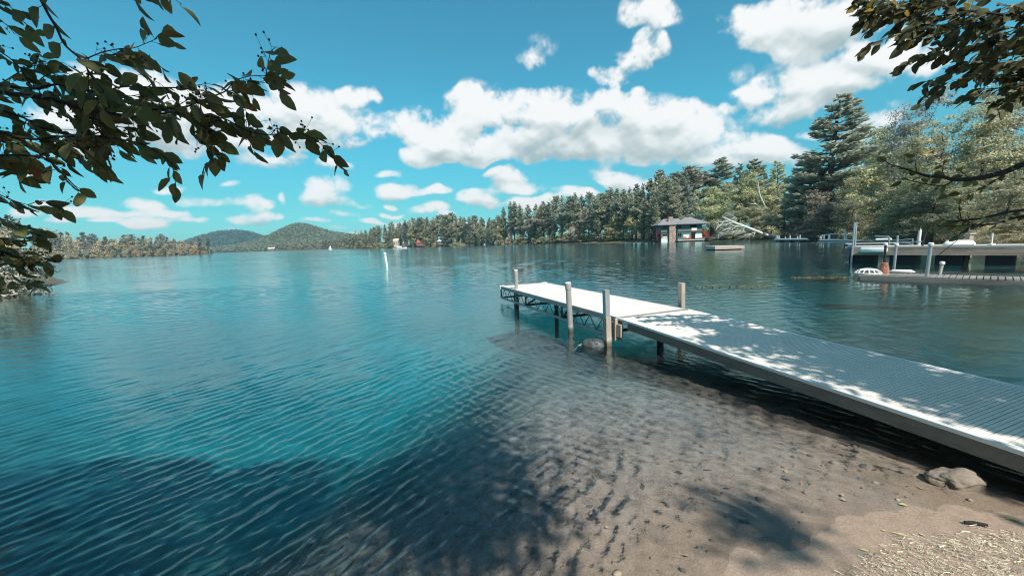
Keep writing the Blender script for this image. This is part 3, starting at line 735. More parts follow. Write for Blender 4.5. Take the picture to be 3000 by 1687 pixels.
# ---- trees on the near right bank
def tree_at(pr, h0, w0, px, ptop, Y, wpx, col, label, cat, rz=None, lean=0, dz=0):
    p = at(px, ptop, Y); zb = gz(p.x, Y)-.2; h = p.z-zb; w_ = wpx*Y/CF
    return plant(pr, (p.x, Y, zb), h, h0, col, label, cat, None, wscale=(w_/w0)/(h/h0), rz=rz, lean=lean)
WP = proto('white_pine', *pine_meshes(301, 24, 9000, .17, .10, .28, .55, .30, 0), M_bark)
WINDY = proto('windswept_pine', *pine_meshes(305, 22, 5200, .13, .15, .9, .5, .36, .2), M_bark)
MID = [proto('broadleaf_tree', *broad_meshes(310+k, 14, w_, 210, 60, .16, .85, b_, shape=s_), M_bark) for k, (w_, b_, s_) in enumerate([(9, .04, 'round'), (8, .04, 'cone'), (10, .03, 'col'), (8, .08, 'vase')])]
NEAR = [proto('broadleaf_tree', *broad_meshes(330+k, 12, w_, 330, 95, .085, .62, b_, shape=s_), M_barkdark) for k, (w_, b_, s_) in enumerate([(10, .02, 'col'), (9, .05, 'round'), (8, .02, 'cone')])]
tree_at(WINDY, 22, 7, 2095, 462, 165, 120, (.085, .096, .072), 'tall windswept pine with its limbs blown to one side above the boathouse', 'pine tree', rz=.1)
tree_at(PINES[4], 22, 7.5, 2020, 488, 168, 110, (.095, .09, .068), 'ragged brownish pine behind the boathouse roof beside the windswept pine', 'pine tree', rz=.3)
tree_at(PINES[5], 22, 8, 1972, 505, 175, 70, (.075, .084, .062), 'pine with an open top behind the boathouse chimney', 'pine tree', rz=.2)
tree_at(PINES[1], 22, 7, 1925, 498, 180, 70, (.06, .07, .055), 'leaning dark pine whose top bends over near the boathouse balcony', 'pine tree', rz=0, lean=.05)
tree_at(PINES[2], 22, 8, 2212, 466, 158, 120, (.098, .10, .06), 'broad pine crown with grey gaps above the fallen birch', 'pine tree', rz=.2)
tree_at(PINES[0], 22, 7, 2170, 478, 170, 60, (.08, .086, .06), 'narrow pine rising behind the yellow-green trees', 'pine tree', rz=.2)
tree_at(SPRUCES[0], 16, 5.5, 2285, 470, 150, 90, (.15, .145, .065), 'pointed yellow-green larch behind the leaning birch trunk', 'larch')
tree_at(SPRUCES[1], 16, 5.5, 2240, 500, 165, 50, (.07, .08, .06), 'small dark spruce between the broad pine and the larch', 'spruce tree')
tree_at(WP, 24, 9, 2440, 283, 92, 330, (.105, .11, .082), 'very tall white pine towering over the docks in the cove', 'pine tree', rz=.05)
tree_at(PINES[2], 22, 8, 2385, 440, 100, 150, (.08, .09, .068), 'dark pine half hidden beside the tallest white pine', 'pine tree', rz=.9)
tree_at(PINES[3], 22, 6, 2330, 500, 112, 80, (.09, .10, .06), 'bluish pine in front of the larch', 'pine tree', rz=.9)
def T(k, px, ptop, Y, wpx, col, lab, cat='broadleaf tree'): return tree_at(MID[k], 14, (9, 8, 10, 8)[k], px, ptop, Y, wpx, col, lab, cat)
T(0, 2040, 560, 146, 90, (.14, .15, .06), 'pale green tree rising behind the boathouse roof')
T(3, 2085, 555, 142, 90, (.145, .155, .065), 'light green birch with white stems behind the boathouse stairs')
T(1, 2125, 535, 150, 80, (.115, .125, .06), 'green tree under the windswept pine')
T(0, 2165, 545, 136, 110, (.155, .15, .062), 'yellow-green tree above the tip of the fallen birch')
T(3, 2215, 520, 134, 90, (.135, .14, .06), 'loose green tree behind the leaning birch trunk')
T(0, 2265, 540, 128, 100, (.15, .145, .065), 'olive tree beside the leaning birch trunk')
T(2, 2150, 620, 125, 100, (.10, .105, .058), 'dark bushy tree under the tip of the fallen birch')
T(2, 2220, 610, 120, 100, (.12, .115, .06), 'bushy tree hanging over the fallen birch trunk')
T(0, 2300, 590, 108, 110, (.13, .105, .07), 'brownish tree above the far end of the white dock')
T(2, 2345, 600, 96, 110, (.085, .075, .055), 'dark reddish bush above the white dock')
T(0, 2395, 560, 88, 130, (.10, .085, .06), 'russet tree under the white pine')
T(2, 2440, 600, 80, 120, (.075, .07, .05), 'dark bush behind the white ladder hoops')
T(1, 2490, 520, 82, 130, (.17, .145, .075), 'tall sunlit tan tree beside the white pine')
T(2, 2500, 590, 70, 130, (.095, .09, .055), 'shaded bush behind the pair of steel pipes')
T(0, 2560, 470, 74, 170, (.19, .17, .075), 'broad sunlit yellow tree right of the white pine'.replace('right of', 'next to'))
T(3, 2545, 400, 100, 150, (.12, .125, .06), 'tall green tree rising above the sunlit yellow tree')
T(1, 2610, 390, 84, 130, (.10, .11, .065), 'pointed green tree high on the bank')
T(2, 2590, 600, 60, 130, (.10, .10, .055), 'dark green bush behind the bent railing')
def N_(k, px, ptop, Y, wpx, col, lab): return tree_at(NEAR[k], 12, (10, 9, 8)[k], px, ptop, Y, wpx, col, lab, 'broadleaf tree')
N_(1, 2660, 470, 58, 200, (.115, .115, .058), 'full olive tree standing behind the wooden dock')
N_(0, 2700, 300, 70, 230, (.105, .10, .085), 'tall greyish tree on the slope behind the wooden dock')
N_(1, 2770, 360, 52, 270, (.165, .145, .07), 'tall tree with pale yellow leaves over the wooden dock')
N_(0, 2900, 300, 44, 320, (.14, .13, .065), 'large leafy tree filling the sky behind the overhanging twigs')
N_(2, 2960, 180, 50, 260, (.12, .115, .075), 'highest leafy tree at the edge of the cove')
N_(1, 2740, 560, 46, 190, (.075, .08, .05), 'deep green tree shading the wooden dock')
N_(0, 2850, 540, 38, 230, (.13, .12, .06), 'olive tree hanging low over the wooden dock')
N_(1, 2960, 520, 33, 230, (.12, .11, .06), 'leafy bank tree at the shore end of the wooden dock')
N_(2, 2640, 600, 52, 140, (.11, .115, .06), 'small dark fir-like tree behind the railing')
N_(0, 2900, 660, 28.5, 170, (.20, .165, .085), 'tan sunlit bush at the shore end of the wooden dock')
N_(1, 3010, 640, 26, 200, (.13, .11, .06), 'brown-green bush drooping over the end of the wooden dock')
N_(2, 3080, 250, 42, 260, (.10, .10, .06), 'tree just past the edge of the cove')
# ---- far left point
for px in np.arange(96, 615, 8.5):
    x0 = px+rp.uniform(-3, 3)
    p0 = np.interp(px, [90, 600], [-1, 1]); Y0 = float(np.interp(px, [90, 200, 400, 600], [487, 474, 455, 441]))
    topy = float(np.interp(px, [90, 140, 200, 300, 420, 470, 540, 575, 600, 612], [674, 672, 685, 690, 694, 692, 700, 708, 722, 732]))
    for row, (bk, fr) in enumerate(((16, 1.0), (6, .72), (1.5, .42))):
        if row == 2 and rp.random() < .35: continue
        xx = x0+rp.uniform(-4, 4); Y = Y0+bk; p = at(xx, topy, Y); zb = gz(p.x, Y); h = max(4, (p.z-zb)*fr*rp.uniform(.78, 1.08))
        if rp.random() < (.5, .45, .15)[row]:
            plant(FARP[rp.randrange(3)], (p.x, Y, zb-.2), h*1.05, 22, rp.choice([(.085, .085, .062), (.07, .075, .065), (.105, .10, .07)]), 'dark conifer in the mixed wood on the low point across the lake', 'pine tree', 'conifers on the wooded point', wscale=rp.uniform(1.1, 1.5))
        else:
            plant(FARB[rp.randrange(3)], (p.x, Y, zb-.2), h*.95, 15, rp.choice([(.15, .13, .07), (.17, .13, .075), (.125, .12, .07), (.13, .10, .07), (.20, .145, .06)]), 'autumn-tinted leafy tree in the mixed wood on the low point across the lake', 'broadleaf tree', 'leafy trees on the wooded point', wscale=rp.uniform(.8, 1.1))
for px, t in ((580, 692), (604, 690)):
    Y = 446; p = at(px, t, Y); zb = gz(p.x, Y); plant(PINES[4], (p.x, Y, zb-.2), p.z-zb, 22, (.09, .085, .07), 'thin bare-topped pine %s at the very tip of the wooded point' % ('beside its taller twin' if px < 590 else 'standing highest'), 'pine tree', None, wscale=.8)
# ---- wooded hills: thousands of far trees read as one mass
def forest(name, xy, colm, hgt, wid, seed, n_leaf=11):
    r = np.random.default_rng(seed); C = []; n = len(xy)
    zz = ground_h(xy[:, 0], xy[:, 1])
    hs = hgt*r.uniform(.6, 1.25, n)
    t = r.random((n, n_leaf))**.8; rad = wid*(1-t*.85)[..., None]*r.normal(0, .45, (n, n_leaf, 2))
    c = np.concatenate([xy[:, None, :]+rad, (zz[:, None]+hs[:, None]*(.1+.9*t))[..., None]], -1).reshape(-1, 3)
    m_ = len(c); nrm = unit(r.normal(0, 1, (m_, 3))*.6+np.array([0, -.5, .7])); a = unit(np.cross(nrm, r.normal(0, 1, (m_, 3)))); b = np.cross(nrm, a)
    s = (wid*.42*r.uniform(.6, 1.3, m_))[:, None]
    V, F = rhombs(c, a*s, b*s*.75)
    o = link(name, npmesh(name, V, F, M_leaf)); o.color = (*[q*1.8 for q in colm], 1); return o
fr_ = np.random.default_rng(21)
def scatter(n, x0, x1, y0, y1, cond):
    P = np.stack([fr_.uniform(x0, x1, n), fr_.uniform(y0, y1, n)], 1); d = sdist(P[:, 0], P[:, 1]); k = (d > 2) & cond(P[:, 0], P[:, 1]); return P[k]
hl = scatter(12000, -1250, -380, 1180, 1600, lambda x, y: (x/y > -.80) & (x/y < -.33))
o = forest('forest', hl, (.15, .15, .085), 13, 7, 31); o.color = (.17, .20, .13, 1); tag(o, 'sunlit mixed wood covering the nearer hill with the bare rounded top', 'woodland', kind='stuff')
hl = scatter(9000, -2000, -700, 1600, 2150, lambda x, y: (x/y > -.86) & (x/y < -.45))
o = forest('forest', hl, (.030, .075, .068), 14, 9, 32, 9); tag(o, 'wood covering the hill behind, its colour darkened blue-green for a cloud shadow', 'woodland', kind='stuff')  # the cloud shadow on this hill is put into the foliage colour
hl = scatter(5000, -620, -125, 400, 1250, lambda x, y: (x/y > -.62) & (x/y < -.335) & (sdist(x, y) < 130))
o = forest('forest', hl, (.105, .105, .07), 15, 5, 33, 16); tag(o, 'grey-green wood along the far shore below the hills', 'woodland', kind='stuff')

# ------------------------------------------------------------------ the dock in front
AZ, JO, DZ, DW, DL, RSL, RL = .371, (1.93, 7.17), .5275, 1.73, 6.37, .0363, 6.3
dd = Vector((-math.sin(AZ), math.cos(AZ), 0)); dn = Vector((math.cos(AZ), math.sin(AZ), 0))
def dk(u, v, z): return Vector((JO[0], JO[1], 0))+dd*u+dn*v+Vector((0, 0, z))
ROT = Matrix((dd, dn, Vector((0, 0, 1)))).transposed()
def dbox(mb, u0, u1, v0, v1, z0, z1, bev=0): mb.box(dk((u0+u1)/2, (v0+v1)/2, (z0+z1)/2), (abs(u1-u0), abs(v1-v0), abs(z1-z0)), M=ROT, bev=bev)
dock = empty('dock_section', (0, 0, 0)); tag(dock, 'level outer section of the pale ribbed dock standing on an open truss', 'dock')
mb = MB(); u = .045
while u < DL-.03:
    for a in (0, .036, .072): dbox(mb, u+a, u+a+.030, .045, DW-.045, DZ-.016, DZ)
    dbox(mb, u, u+.102, .045, DW-.045, DZ-.03, DZ-.007); u += .1085
mb.build('deck', M_deck, dock)
mb = MB()
for v in (0, DW-.045): dbox(mb, 0.02, DL, v, v+.045, DZ-.10, DZ+.004, .004)
dbox(mb, DL-.045, DL+.001, .046, DW-.046, DZ-.10, DZ+.003, .004); dbox(mb, 0.0, .04, .046, DW-.046, DZ-.10, DZ+.003, .004)
mb.build('side_rail', M_alu, dock)
for v in (.012, DW-.035):
    mb = MB(); zl, zt = .135, DZ-.10
    dbox(mb, -.02, DL+.05, v-.012, v+.035, zl-.025, zl+.025, .004); mb.build('lower_chord', M_alu, dock)
    mb = MB(); n = 13
    for k in range(n):
        u0 = .25+(DL-.3)*k/n; u1 = u0+(DL-.3)/n
        mb.tube([dk(u0, v+.012, zl+.02), dk((u0+u1)/2, v+.012, zt)], .009, 6); mb.tube([dk((u0+u1)/2, v+.012, zt), dk(u1, v+.012, zl+.02)], .009, 6)
    for u0 in (.02, 2.15, 4.3, DL+.02): dbox(mb, u0, u0+.04, v-.006, v+.03, zl+.025, zt)
    mb.build('truss_web', M_truss, dock)
mb = MB()
for u0 in (.4, 2.2, 4.35, DL-.1):
    mb.bar(dk(u0, .05, .16), dk(u0, DW-.05, .16), .05, .05)
    if u0 < 5: mb.bar(dk(u0, .06, .17), dk(u0+1.6, DW-.06, .38), .04, .04)
mb.build('cross_brace', M_truss, dock)
for v in (-.02, DW-.16):
    mb = MB(); dbox(mb, DL+.004, DL+.09, v, v+.18, DZ-.12, DZ+.015, .012); mb.build('corner_bumper', M_white, dock)
for u0, v0 in ((5.35, .10), (5.35, DW-.20), (.55, DW-.2)):
    mb = MB(); dbox(mb, u0, u0+.10, v0, v0+.10, -1.25, DZ-.11, .006); mb.build('leg', M_black, dock)
mb = MB(); dbox(mb, -.03, .015, -.05, .10, .10, DZ-.01, .006); dbox(mb, .02, .11, -.045, -.002, .16, .44, .006); dbox(mb, -.16, -.04, -.03, .03, .18, .42, .006)
mb.build('hinge_bracket', M_post, dock)
ramp = empty('dock_ramp', (0, 0, 0)); tag(ramp, 'long ribbed dock ramp sloping down to the beach under dappled shade', 'dock ramp')
rd = (-dd-Vector((0, 0, RSL))).normalized(); rup = rd.cross(-dn) if rd.cross(-dn).z > 0 else rd.cross(dn)
ROTR = Matrix((rd, -dn, rup)).transposed()
J0 = Vector((JO[0], JO[1], DZ))
def rbox(mb, u0, u1, v0, v1, z0, z1, bev=0): mb.box(J0+rd*((u0+u1)/2)+dn*((v0+v1)/2)+rup*((z0+z1)/2), (u1-u0, v1-v0, z1-z0), M=ROTR, bev=bev)
mb = MB(); u = .07
while u < RL:
    for a in (0, .036, .072): rbox(mb, u+a, u+a+.029, .05, DW-.05, -.018, 0)
    rbox(mb, u, u+.100, .05, DW-.05, -.032, -.007); u += .1085
mb.build('deck', M_deck, ramp)
for v in (0, DW-.05):
    mb = MB(); rbox(mb, .025, RL, v, v+.05, -.036, .006, .006); mb.build('edge_strip', M_alutrim, ramp)
    mb = MB(); rbox(mb, .30, RL, v+.012, v+.040, -.165, -.037, .004); mb.build('skirt_board', M_skirt, ramp)
mb = MB()
for u0 in (.3, 1.7, 3.2, 4.7): rbox(mb, u0, u0+.05, .041, DW-.041, -.15, -.033)
mb.build('cross_beam', M_truss, ramp)
# piles
def pile(px0, py0, px1, py1, Y, r, label, sq=False, cap=True):
    b_ = at(px1, py1, Y); t_ = at(px0, py0, Y); o = empty('dock_pile', (b_.x, b_.y, 0)); tag(o, label, 'post', 'posts along the ribbed dock')
    t_ = Vector((t_.x-b_.x, t_.y-b_.y, t_.z)); bt = Vector((-(t_.x)*.4, 0, -1.2))
    mb = MB()
    if sq:
        mb.bar(bt, t_, r*2, r*2, up=(-dd.x, -dd.y, 0)); mb.build('shaft', M_steel if sq == 2 else M_post, o)
        if sq == 2:
            mb = MB(); mb.bar(bt*.5+t_*0, t_*.52, r*2.35, r*2.35, up=(-dd.x, -dd.y, 0)); mb.build('sleeve', M_post, o)
    else:
        mb.tube([bt, bt*.0, t_*.9], [r*1.0, r, r*.98], 16); mb.build('shaft', M_pile, o, True)
        mb = MB(); mb.tube([t_*.87, t_*.995], [r*1.10, r*1.12], 16); mb.build('collar', M_pile, o, True)
        mb = MB(); mb.tube([t_*.9951, t_*1.008, t_*1.016], [r*1.1, r*1.02, r*.75], 16); mb.build('cap', M_pilecap, o, True)
    return o
def dY(px, py): return onz(px, py).y
pile(1511, 792, 1515, 895, dY(1515, 895), .058, 'round grey post beside the outer end of the dock')
pile(1664, 829, 1672, 970, dY(1672, 970), .062, 'thickest round grey post beside the middle of the dock')
pile(1775, 849, 1781, 1011, dY(1781, 1011), .047, 'square post with a tan sleeve at the joint of dock and ramp', sq=2)
pile(1997, 829, 1998, 915, onz(1998, 899, .52).y+.12, .05, 'pale square timber post across the deck from the tan-sleeved post', sq=1)
# half sunk float beside the dock
p = onz(1738, 1010); fl = empty('mooring_float', (p.x, p.y, 0), -.35); tag(fl, 'grey plastic float with moulded slots half sunk beside the square post', 'float')
bm = bmesh.new(); bmesh.ops.create_uvsphere(bm, u_segments=28, v_segments=14, radius=1)
for v in bm.verts:
    x, y, z = v.co; e = 2.6
    f_ = (abs(x)**3.2+abs(y)**3.2+abs(z)**3.2)**(1/3.2); v.co = Vector((x/f_*.21, y/f_*.16, z/f_*.15))
me = bpy.data.meshes.new('body'); bm.to_mesh(me); bm.free(); me.materials.append(M_greyplastic)
for q in me.polygons: q.use_smooth = True
o = link('body', me, fl); o.location = (0, 0, -.035)
mb = MB()
for sgn in (-1, 1):
    mb.box((sgn*.055+.02, -.12, .075), (.07, .05, .05), M=Matrix.Rotation(-.5, 3, 'X'), bev=.008)
mb.box((.02, -.02, .149), (.012, .2, .012), bev=.003); mb.build('moulded_lug', M_greyplastic, fl)
mb = MB(); mb.tube([(-.19, -.02, .02), (-.26, -.10, .0), (-.33, -.2, -.08)], .006, 6); mb.build('rope', M_straw, fl)

# ------------------------------------------------------------------ swimming raft and buoy
a_ = onz(2095, 733.5); b_ = onz(2181, 730.5); c_ = onz(2072, 730.8)
ex = (b_-a_); L_ = ex.length; ex.normalize(); ey = Vector((-ex.y, ex.x, 0)); W_ = 3.0
raft = empty('swimming_raft', ((a_.x+b_.x)/2, (a_.y+b_.y)/2, 0), math.atan2(ex.y, ex.x)); tag(raft, 'low wooden swimming raft floating alone before the boathouse', 'raft')
mb = MB()
for k in range(14): mb.box((0, W_*(k+.5)/14, .47), (L_, W_/14-.012, .04))
mb.build('deck', M_woodpale, raft)
mb = MB(); mb.box((0, .03, .28), (L_, .06, .33)); mb.box((0, W_-.03, .28), (L_, .06, .33)); mb.box((-L_/2+.03, W_/2, .28), (.06, W_-.13, .33)); mb.box((L_/2-.03, W_/2, .28), (.06, W_-.13, .33)); mb.build('frame', M_raftwood, raft)
mb = MB()
for s_ in (-1, 1): mb.box((s_*L_*.3, W_/2, .02), (L_*.3, W_*.8, .2), bev=.04)
mb.build('float', M_black, raft)
p = onz(1134, 781); by = empty('marker_buoy', (p.x, p.y, 0)); by.rotation_euler = (0, -.09, 0); tag(by, 'slim white marker buoy standing out in open water', 'buoy')
mb = MB(); mb.lathe([(.11, -.6), (.11, 1.05), (.10, 1.12), (.06, 1.15)], 14); mb.build('tube', M_white, by, True)
mb = MB(); mb.lathe([(.055, 1.15), (.13, 1.20), (.14, 1.30), (.10, 1.38), (.03, 1.42)], 14); mb.build('head', M_pilecap, by, True)

# ------------------------------------------------------------------ red and green boathouse
w0 = at(1936, 700, 133.5); w1 = at(2054, 700, 132.0)
ang = math.atan2(w1.y-w0.y, w1.x-w0.x); HL = math.hypot(w1.x-w0.x, w1.y-w0.y)
bh = empty('boathouse', (w0.x, w0.y, 0), ang); tag(bh, 'two-storey green boathouse with dark red trim and a fieldstone chimney', 'boathouse')
Z0, ZM, ZE, ZR, DP = .25, 3.25, 5.95, 8.2, 7.0
def part(name, mat, fn, parent=None):
    mb = MB(); fn(mb); return mb.build(name, mat, parent or bh)
part('wall', M_green, lambda m: (m.box((HL/2, DP/2, (Z0+ZE)/2), (HL, DP, ZE-Z0)), m.box((HL*.70, -.3, (Z0+ZE)/2), (HL*.60-.1, .6, ZE-Z0))))
part('red_band', M_redtrim, lambda m: (m.box((HL*.2, -.04, ZM), (HL*.42, .08, .26)), m.box((HL*.70, -.64, ZM), (HL*.60, .08, .26)), m.box((-.04, DP/2, ZM), (.08, DP, .26))))
for x0, x1, z0, z1, y in ((.1, 2.2, .0, 1.35, -.03), (7.1, 9.0, 1.15, 2.35, -.63), (10.9, HL, 1.1, 2.45, -.63)):
    part('pale_boarding', M_mint, lambda m: (m.box(((x0+x1)/2, y-.05, (z0+z1)/2), (x1-x0, .10, z1-z0)), m.box(((x0+x1)/2, y-.15, z0+.2), (x1-x0+.1, .10, .4))))
def roof(m):
    def hip(x0, x1, y0, y1, ze, zr, hl, hr):
        ym = (y0+y1)/2; t = .22
        v = [(x0, y0, ze), (x1, y0, ze), (x1, y1, ze), (x0, y1, ze), (x0+hl, ym, zr), (x1-hr, ym, zr)]
        v += [(x, y, z-t) for x, y, z in v[:4]]
        m.add(v, [(0, 1, 5, 4), (1, 2, 5), (2, 3, 4, 5), (3, 0, 4), (6, 7, 1, 0), (7, 8, 2, 1), (8, 9, 3, 2), (9, 6, 0, 3), (9, 8, 7, 6)])
    hip(-1.3, HL*.62, -1.15, DP+1.1, ZE-.05, ZR-.25, 3.0, 1.5)
    hip(HL*.38, HL+2.0, -1.75, DP+1.1, ZE, ZR, 3.6, 4.6)
rf = part('roof', M_roof, roof)
part('chimney', M_brick, lambda m: (m.box((3.6, -.42, (ZE-.2)/2-.1), (2.15, .84, ZE-.1), bev=.05)), bh)
part('chimney_top', M_brick, lambda m: (m.box((3.4, 1.4, 7.25), (1.45, 1.0, 2.3), bev=.04), m.box((3.4, 1.4, 8.46), (1.65, 1.2, .12))), rf)
for (x0, x1, z0, z1, y, nm) in ((.7, 1.8, 4.3, 5.5, 0, 'window'), (5.2, 6.4, 4.5, 5.7, -.6, 'window'), (9.4, 11.2, 4.65, 5.85, -.6, 'window'), (.65, 2.0, 2.05, 2.75, 0, 'window'), (5.2, 6.5, 1.65, 2.95, -.6, 'window'), (9.8, 11.0, 1.0, 3.0, -.6, 'door')):
    fr = part(nm, M_redtrim if nm == 'door' or x0 > 9 else M_green, lambda m: [m.box((xx, y-.05, (z0+z1)/2), (.14, .12, z1-z0+.28)) for xx in (x0-.07, x1+.07)]+[m.box(((x0+x1)/2, y-.05, zz), (x1-x0, .12, .14)) for zz in (z0-.07, z1+.07)]+[m.box(((x0+x1)/2, y-.045, (z0+z1)/2), (.06, .05, z1-z0))])
    part('pane', M_glassdark, lambda m: m.box(((x0+x1)/2, y-.015, (z0+z1)/2), (x1-x0, .03, z1-z0)), fr)
part('wall_panel', M_whitewall, lambda m: (m.box((10.5, -.72, 4.05), (1.65, .12, 1.0)), ))
lw = part('window', M_whitewall, lambda m: m.box((1.3, -.06, 1.72), (1.5, .12, .62))); lw['label'] = 'pale two-pane window in the lower wall'
part('pane', M_cream, lambda m: (m.box((.98, -.13, 1.72), (.5, .03, .42)), m.box((1.62, -.13, 1.72), (.5, .03, .42))), lw)
def balc(m):
    m.box((-.75, 1.9, 3.05), (1.7, 4.2, .16))
    for y in np.linspace(-.1, 4.0, 15): m.box((-1.55, y, 3.62), (.06, .06, .95))
    for x in np.linspace(-1.5, -.05, 6): m.box((x, -.15, 3.62), (.06, .06, .95))
    m.box((-1.55, 1.95, 4.12), (.1, 4.3, .1)); m.box((-.78, -.15, 4.12), (1.65, .1, .1)); m.box((-1.55, 1.95, 3.2), (.08, 4.3, .1)); m.box((-.78, -.15, 3.22), (1.6, .08, .1))
part('balcony', M_redtrim, balc)
def brack(m):
    for y in (-.05, 2.0, 4.0):
        pts = [(-1.5+1.45*(1-math.cos(a)), y, 2.9-2.75*math.sin(a)) for a in np.linspace(0, math.pi/2, 7)]
        for a, b in zip(pts, pts[1:]): m.bar(a, b, .16, .22, up=(0, 1, 0))
    m.box((.02, 2.0, 1.5), (.10, 4.2, 2.6))
part('balcony_bracket', M_redtrim, brack)
def stairs(m):
    for k in range(9): m.box((HL+.45+.24*k, -.1, 3.15-.27*k), (.28, .9, .05))
    for y in (-.6, .4):
        m.bar((HL+.2, y, 4.25), (HL+2.5, y, 1.75), .07, .09); m.bar((HL+.2, y, 3.2), (HL+2.5, y, .7), .07, .22)
        for k in range(6): m.box((HL+.25+.44*k, y, 3.72-.47*k), (.05, .05, 1.05))
part('outside_stairs', M_redbright, stairs)
pf_ = empty('boathouse_dock', (w0.x, w0.y, 0), ang); tag(pf_, 'pale landing dock running along the front of the green boathouse', 'dock')
part('deck', M_woodpale, lambda m: [m.box((5.0+.7*k, -2.0, .62), (.68, 2.7, .08)) for k in range(15)], pf_)
part('fascia', M_woodpale, lambda m: (m.box((9.9, -3.4, .52), (10.6, .08, .3)), m.box((4.6, -2.0, .52), (.08, 2.7, .3))), pf_)
part('piling', M_black, lambda m: [m.box((5+1.6*k, -3.2, -.1), (.25, .25, .9)) for k in range(7)], pf_)
def chair(px, lab):
    q = at(px, 695, 130.2); o = empty('garden_chair', (q.x, q.y, .66), ang+rp.uniform(-.3, .3)); tag(o, lab, 'chair', 'red chairs on the boathouse dock')
    part('seat', M_redbright, lambda m: m.bar((0, -.38, .40), (0, .22, .28), .62, .06), o)
    part('backrest', M_redbright, lambda m: [m.bar((x, .2, .28), (x*1.25, .52, 1.12-.9*x*x), .11, .04, up=(0, 1, 0)) for x in (-.26, -.13, 0, .13, .26)], o)
    for s_ in (-1, 1): part('arm', M_redbright, lambda m: (m.box((s_*.40, -.08, .60), (.13, .78, .05)), m.box((s_*.38, -.38, .3), (.07, .09, .6)), m.box((s_*.38, .3, .28), (.07, .09, .56))), o)
chair(2007, 'red slatted chair on the dock by the green boathouse, nearer its chimney'); chair(2021, 'red slatted chair on the dock by the green boathouse, nearer its stairs')
q = at(2079, 700, 128); mbk = MB()
def boulder(name, loc, size, mat, label, seed=0, cat='rock'):
    bm = bmesh.new(); bmesh.ops.create_icosphere(bm, subdivisions=5, radius=1)
    for v in bm.verts:
        n_ = mnoise.noise(v.co*1.3+Vector((seed, 0, 0)))*.30+mnoise.noise(v.co*3.1+Vector((0, seed, 0)))*.12+mnoise.noise(v.co*7.3+Vector((seed, seed, 0)))*.05+mnoise.noise(v.co*15+Vector((seed, 0, 3)))*.02
        v.co *= 1+n_; v.co.x *= size[0]; v.co.y *= size[1]; v.co.z *= size[2]
    me = bpy.data.meshes.new(name); bm.to_mesh(me); bm.free(); me.materials.append(mat)
    for p_ in me.polygons: p_.use_smooth = True
    o = link(name, me); o.location = loc; return tag(o, label, cat)
boulder('boulder', (q.x, q.y, .5), (1.25, 1.0, .95), M_darkrock, 'black boulder at the foot of the red stairs', 3)
# ------------------------------------------------------------------ cottages across the lake
def house(name, label, px0, px1, Y, he, hr, dp, wall, roofm, wins=6, z0=.4, gable=True, rz=None, dark=None):
    a = at(px0, 710, Y); b = at(px1, 710, Y); L = b.x-a.x
    o = empty(name, ((a.x+b.x)/2, Y, z0), 0 if rz is None else rz); tag(o, label, 'house')
    part('wall', wall, lambda m: (m.box((0, dp/2, he/2), (L, dp, he)), [m.add([(s*L/2*.998, 0.01, he), (s*L/2*.998, dp-.01, he), (s*L/2*.998, dp/2, hr-.15)], [(0, 1, 2)]) for s in (-1, 1)] if gable else None), o)
    def rfn(m):
        ov = .5; t = .15; i = 0 if gable else L*.3
        v = [(-L/2-ov, -ov, he-.1), (L/2+ov, -ov, he-.1), (L/2+ov-i, dp/2, hr), (-L/2-ov+i, dp/2, hr), (L/2+ov, dp+ov, he-.1), (-L/2-ov, dp+ov, he-.1)]
        v += [(x, y, z+t) for x, y, z in v]
        m.add(v, [(6, 7, 8, 9), (9, 8, 10, 11), (0, 1, 7, 6), (1, 2, 8, 7), (2, 4, 10, 8), (4, 5, 11, 10), (5, 3, 9, 11), (3, 0, 6, 9), (3, 2, 1, 0), (5, 4, 2, 3)])
    part('roof', roofm, rfn, o)
    for k in range(wins):
        x = -L/2+L*(k+.5)/wins
        fr = part('window', M_whitewall, lambda m: m.box((x, -.03, he*.55), (L/wins*.52, .06, he*.56)), o)
        part('pane', M_glassdark, lambda m: m.box((x, -.075, he*.55), (L/wins*.40, .03, he*.46)), fr)
    if dark: part('boat_door', M_glassdark, lambda m: m.box((dark*L/2+ (.02 if dark > 0 else -.02), dp/2, he*.45), (.06, dp*.5, he*.85)), o)
    return o
house('lake_boathouse', 'low white boathouse with a bright green roof at the water edge', 1381, 1411, 306, 3.1, 5.6, 7, M_whitewall, M_roofgreen, 0, .1, dark=-1)
house('boathouse_wing', 'long white building with glazed doors joined to the green-roofed boathouse', 1412.5, 1450, 303, 3.6, 5.3, 6, M_whitewall, M_whitewall, 7, .1)
house('lake_house', 'pale-roofed house with a dark glazed front set back from the shore', 1282, 1322, 318, 2.9, 6.2, 8, M_brownwall, M_roofgrey, 8, 1.4, gable=False)
house('cottage', 'small red-roofed cottage with a dark porch', 1222, 1246, 345, 3.1, 5.6, 6, M_brownwall, M_roofred, 4, .9)
house('cottage', 'tall cream cottage half hidden by the golden tree', 1153, 1166, 372, 5.6, 7.6, 5, M_cream, M_cream, 2, 1.0)
house('cottage', 'brown cottage alone on the far shore under the hills', 782, 802, 1130, 5, 9, 8, M_brownwall, M_cream, 3, 1.5)
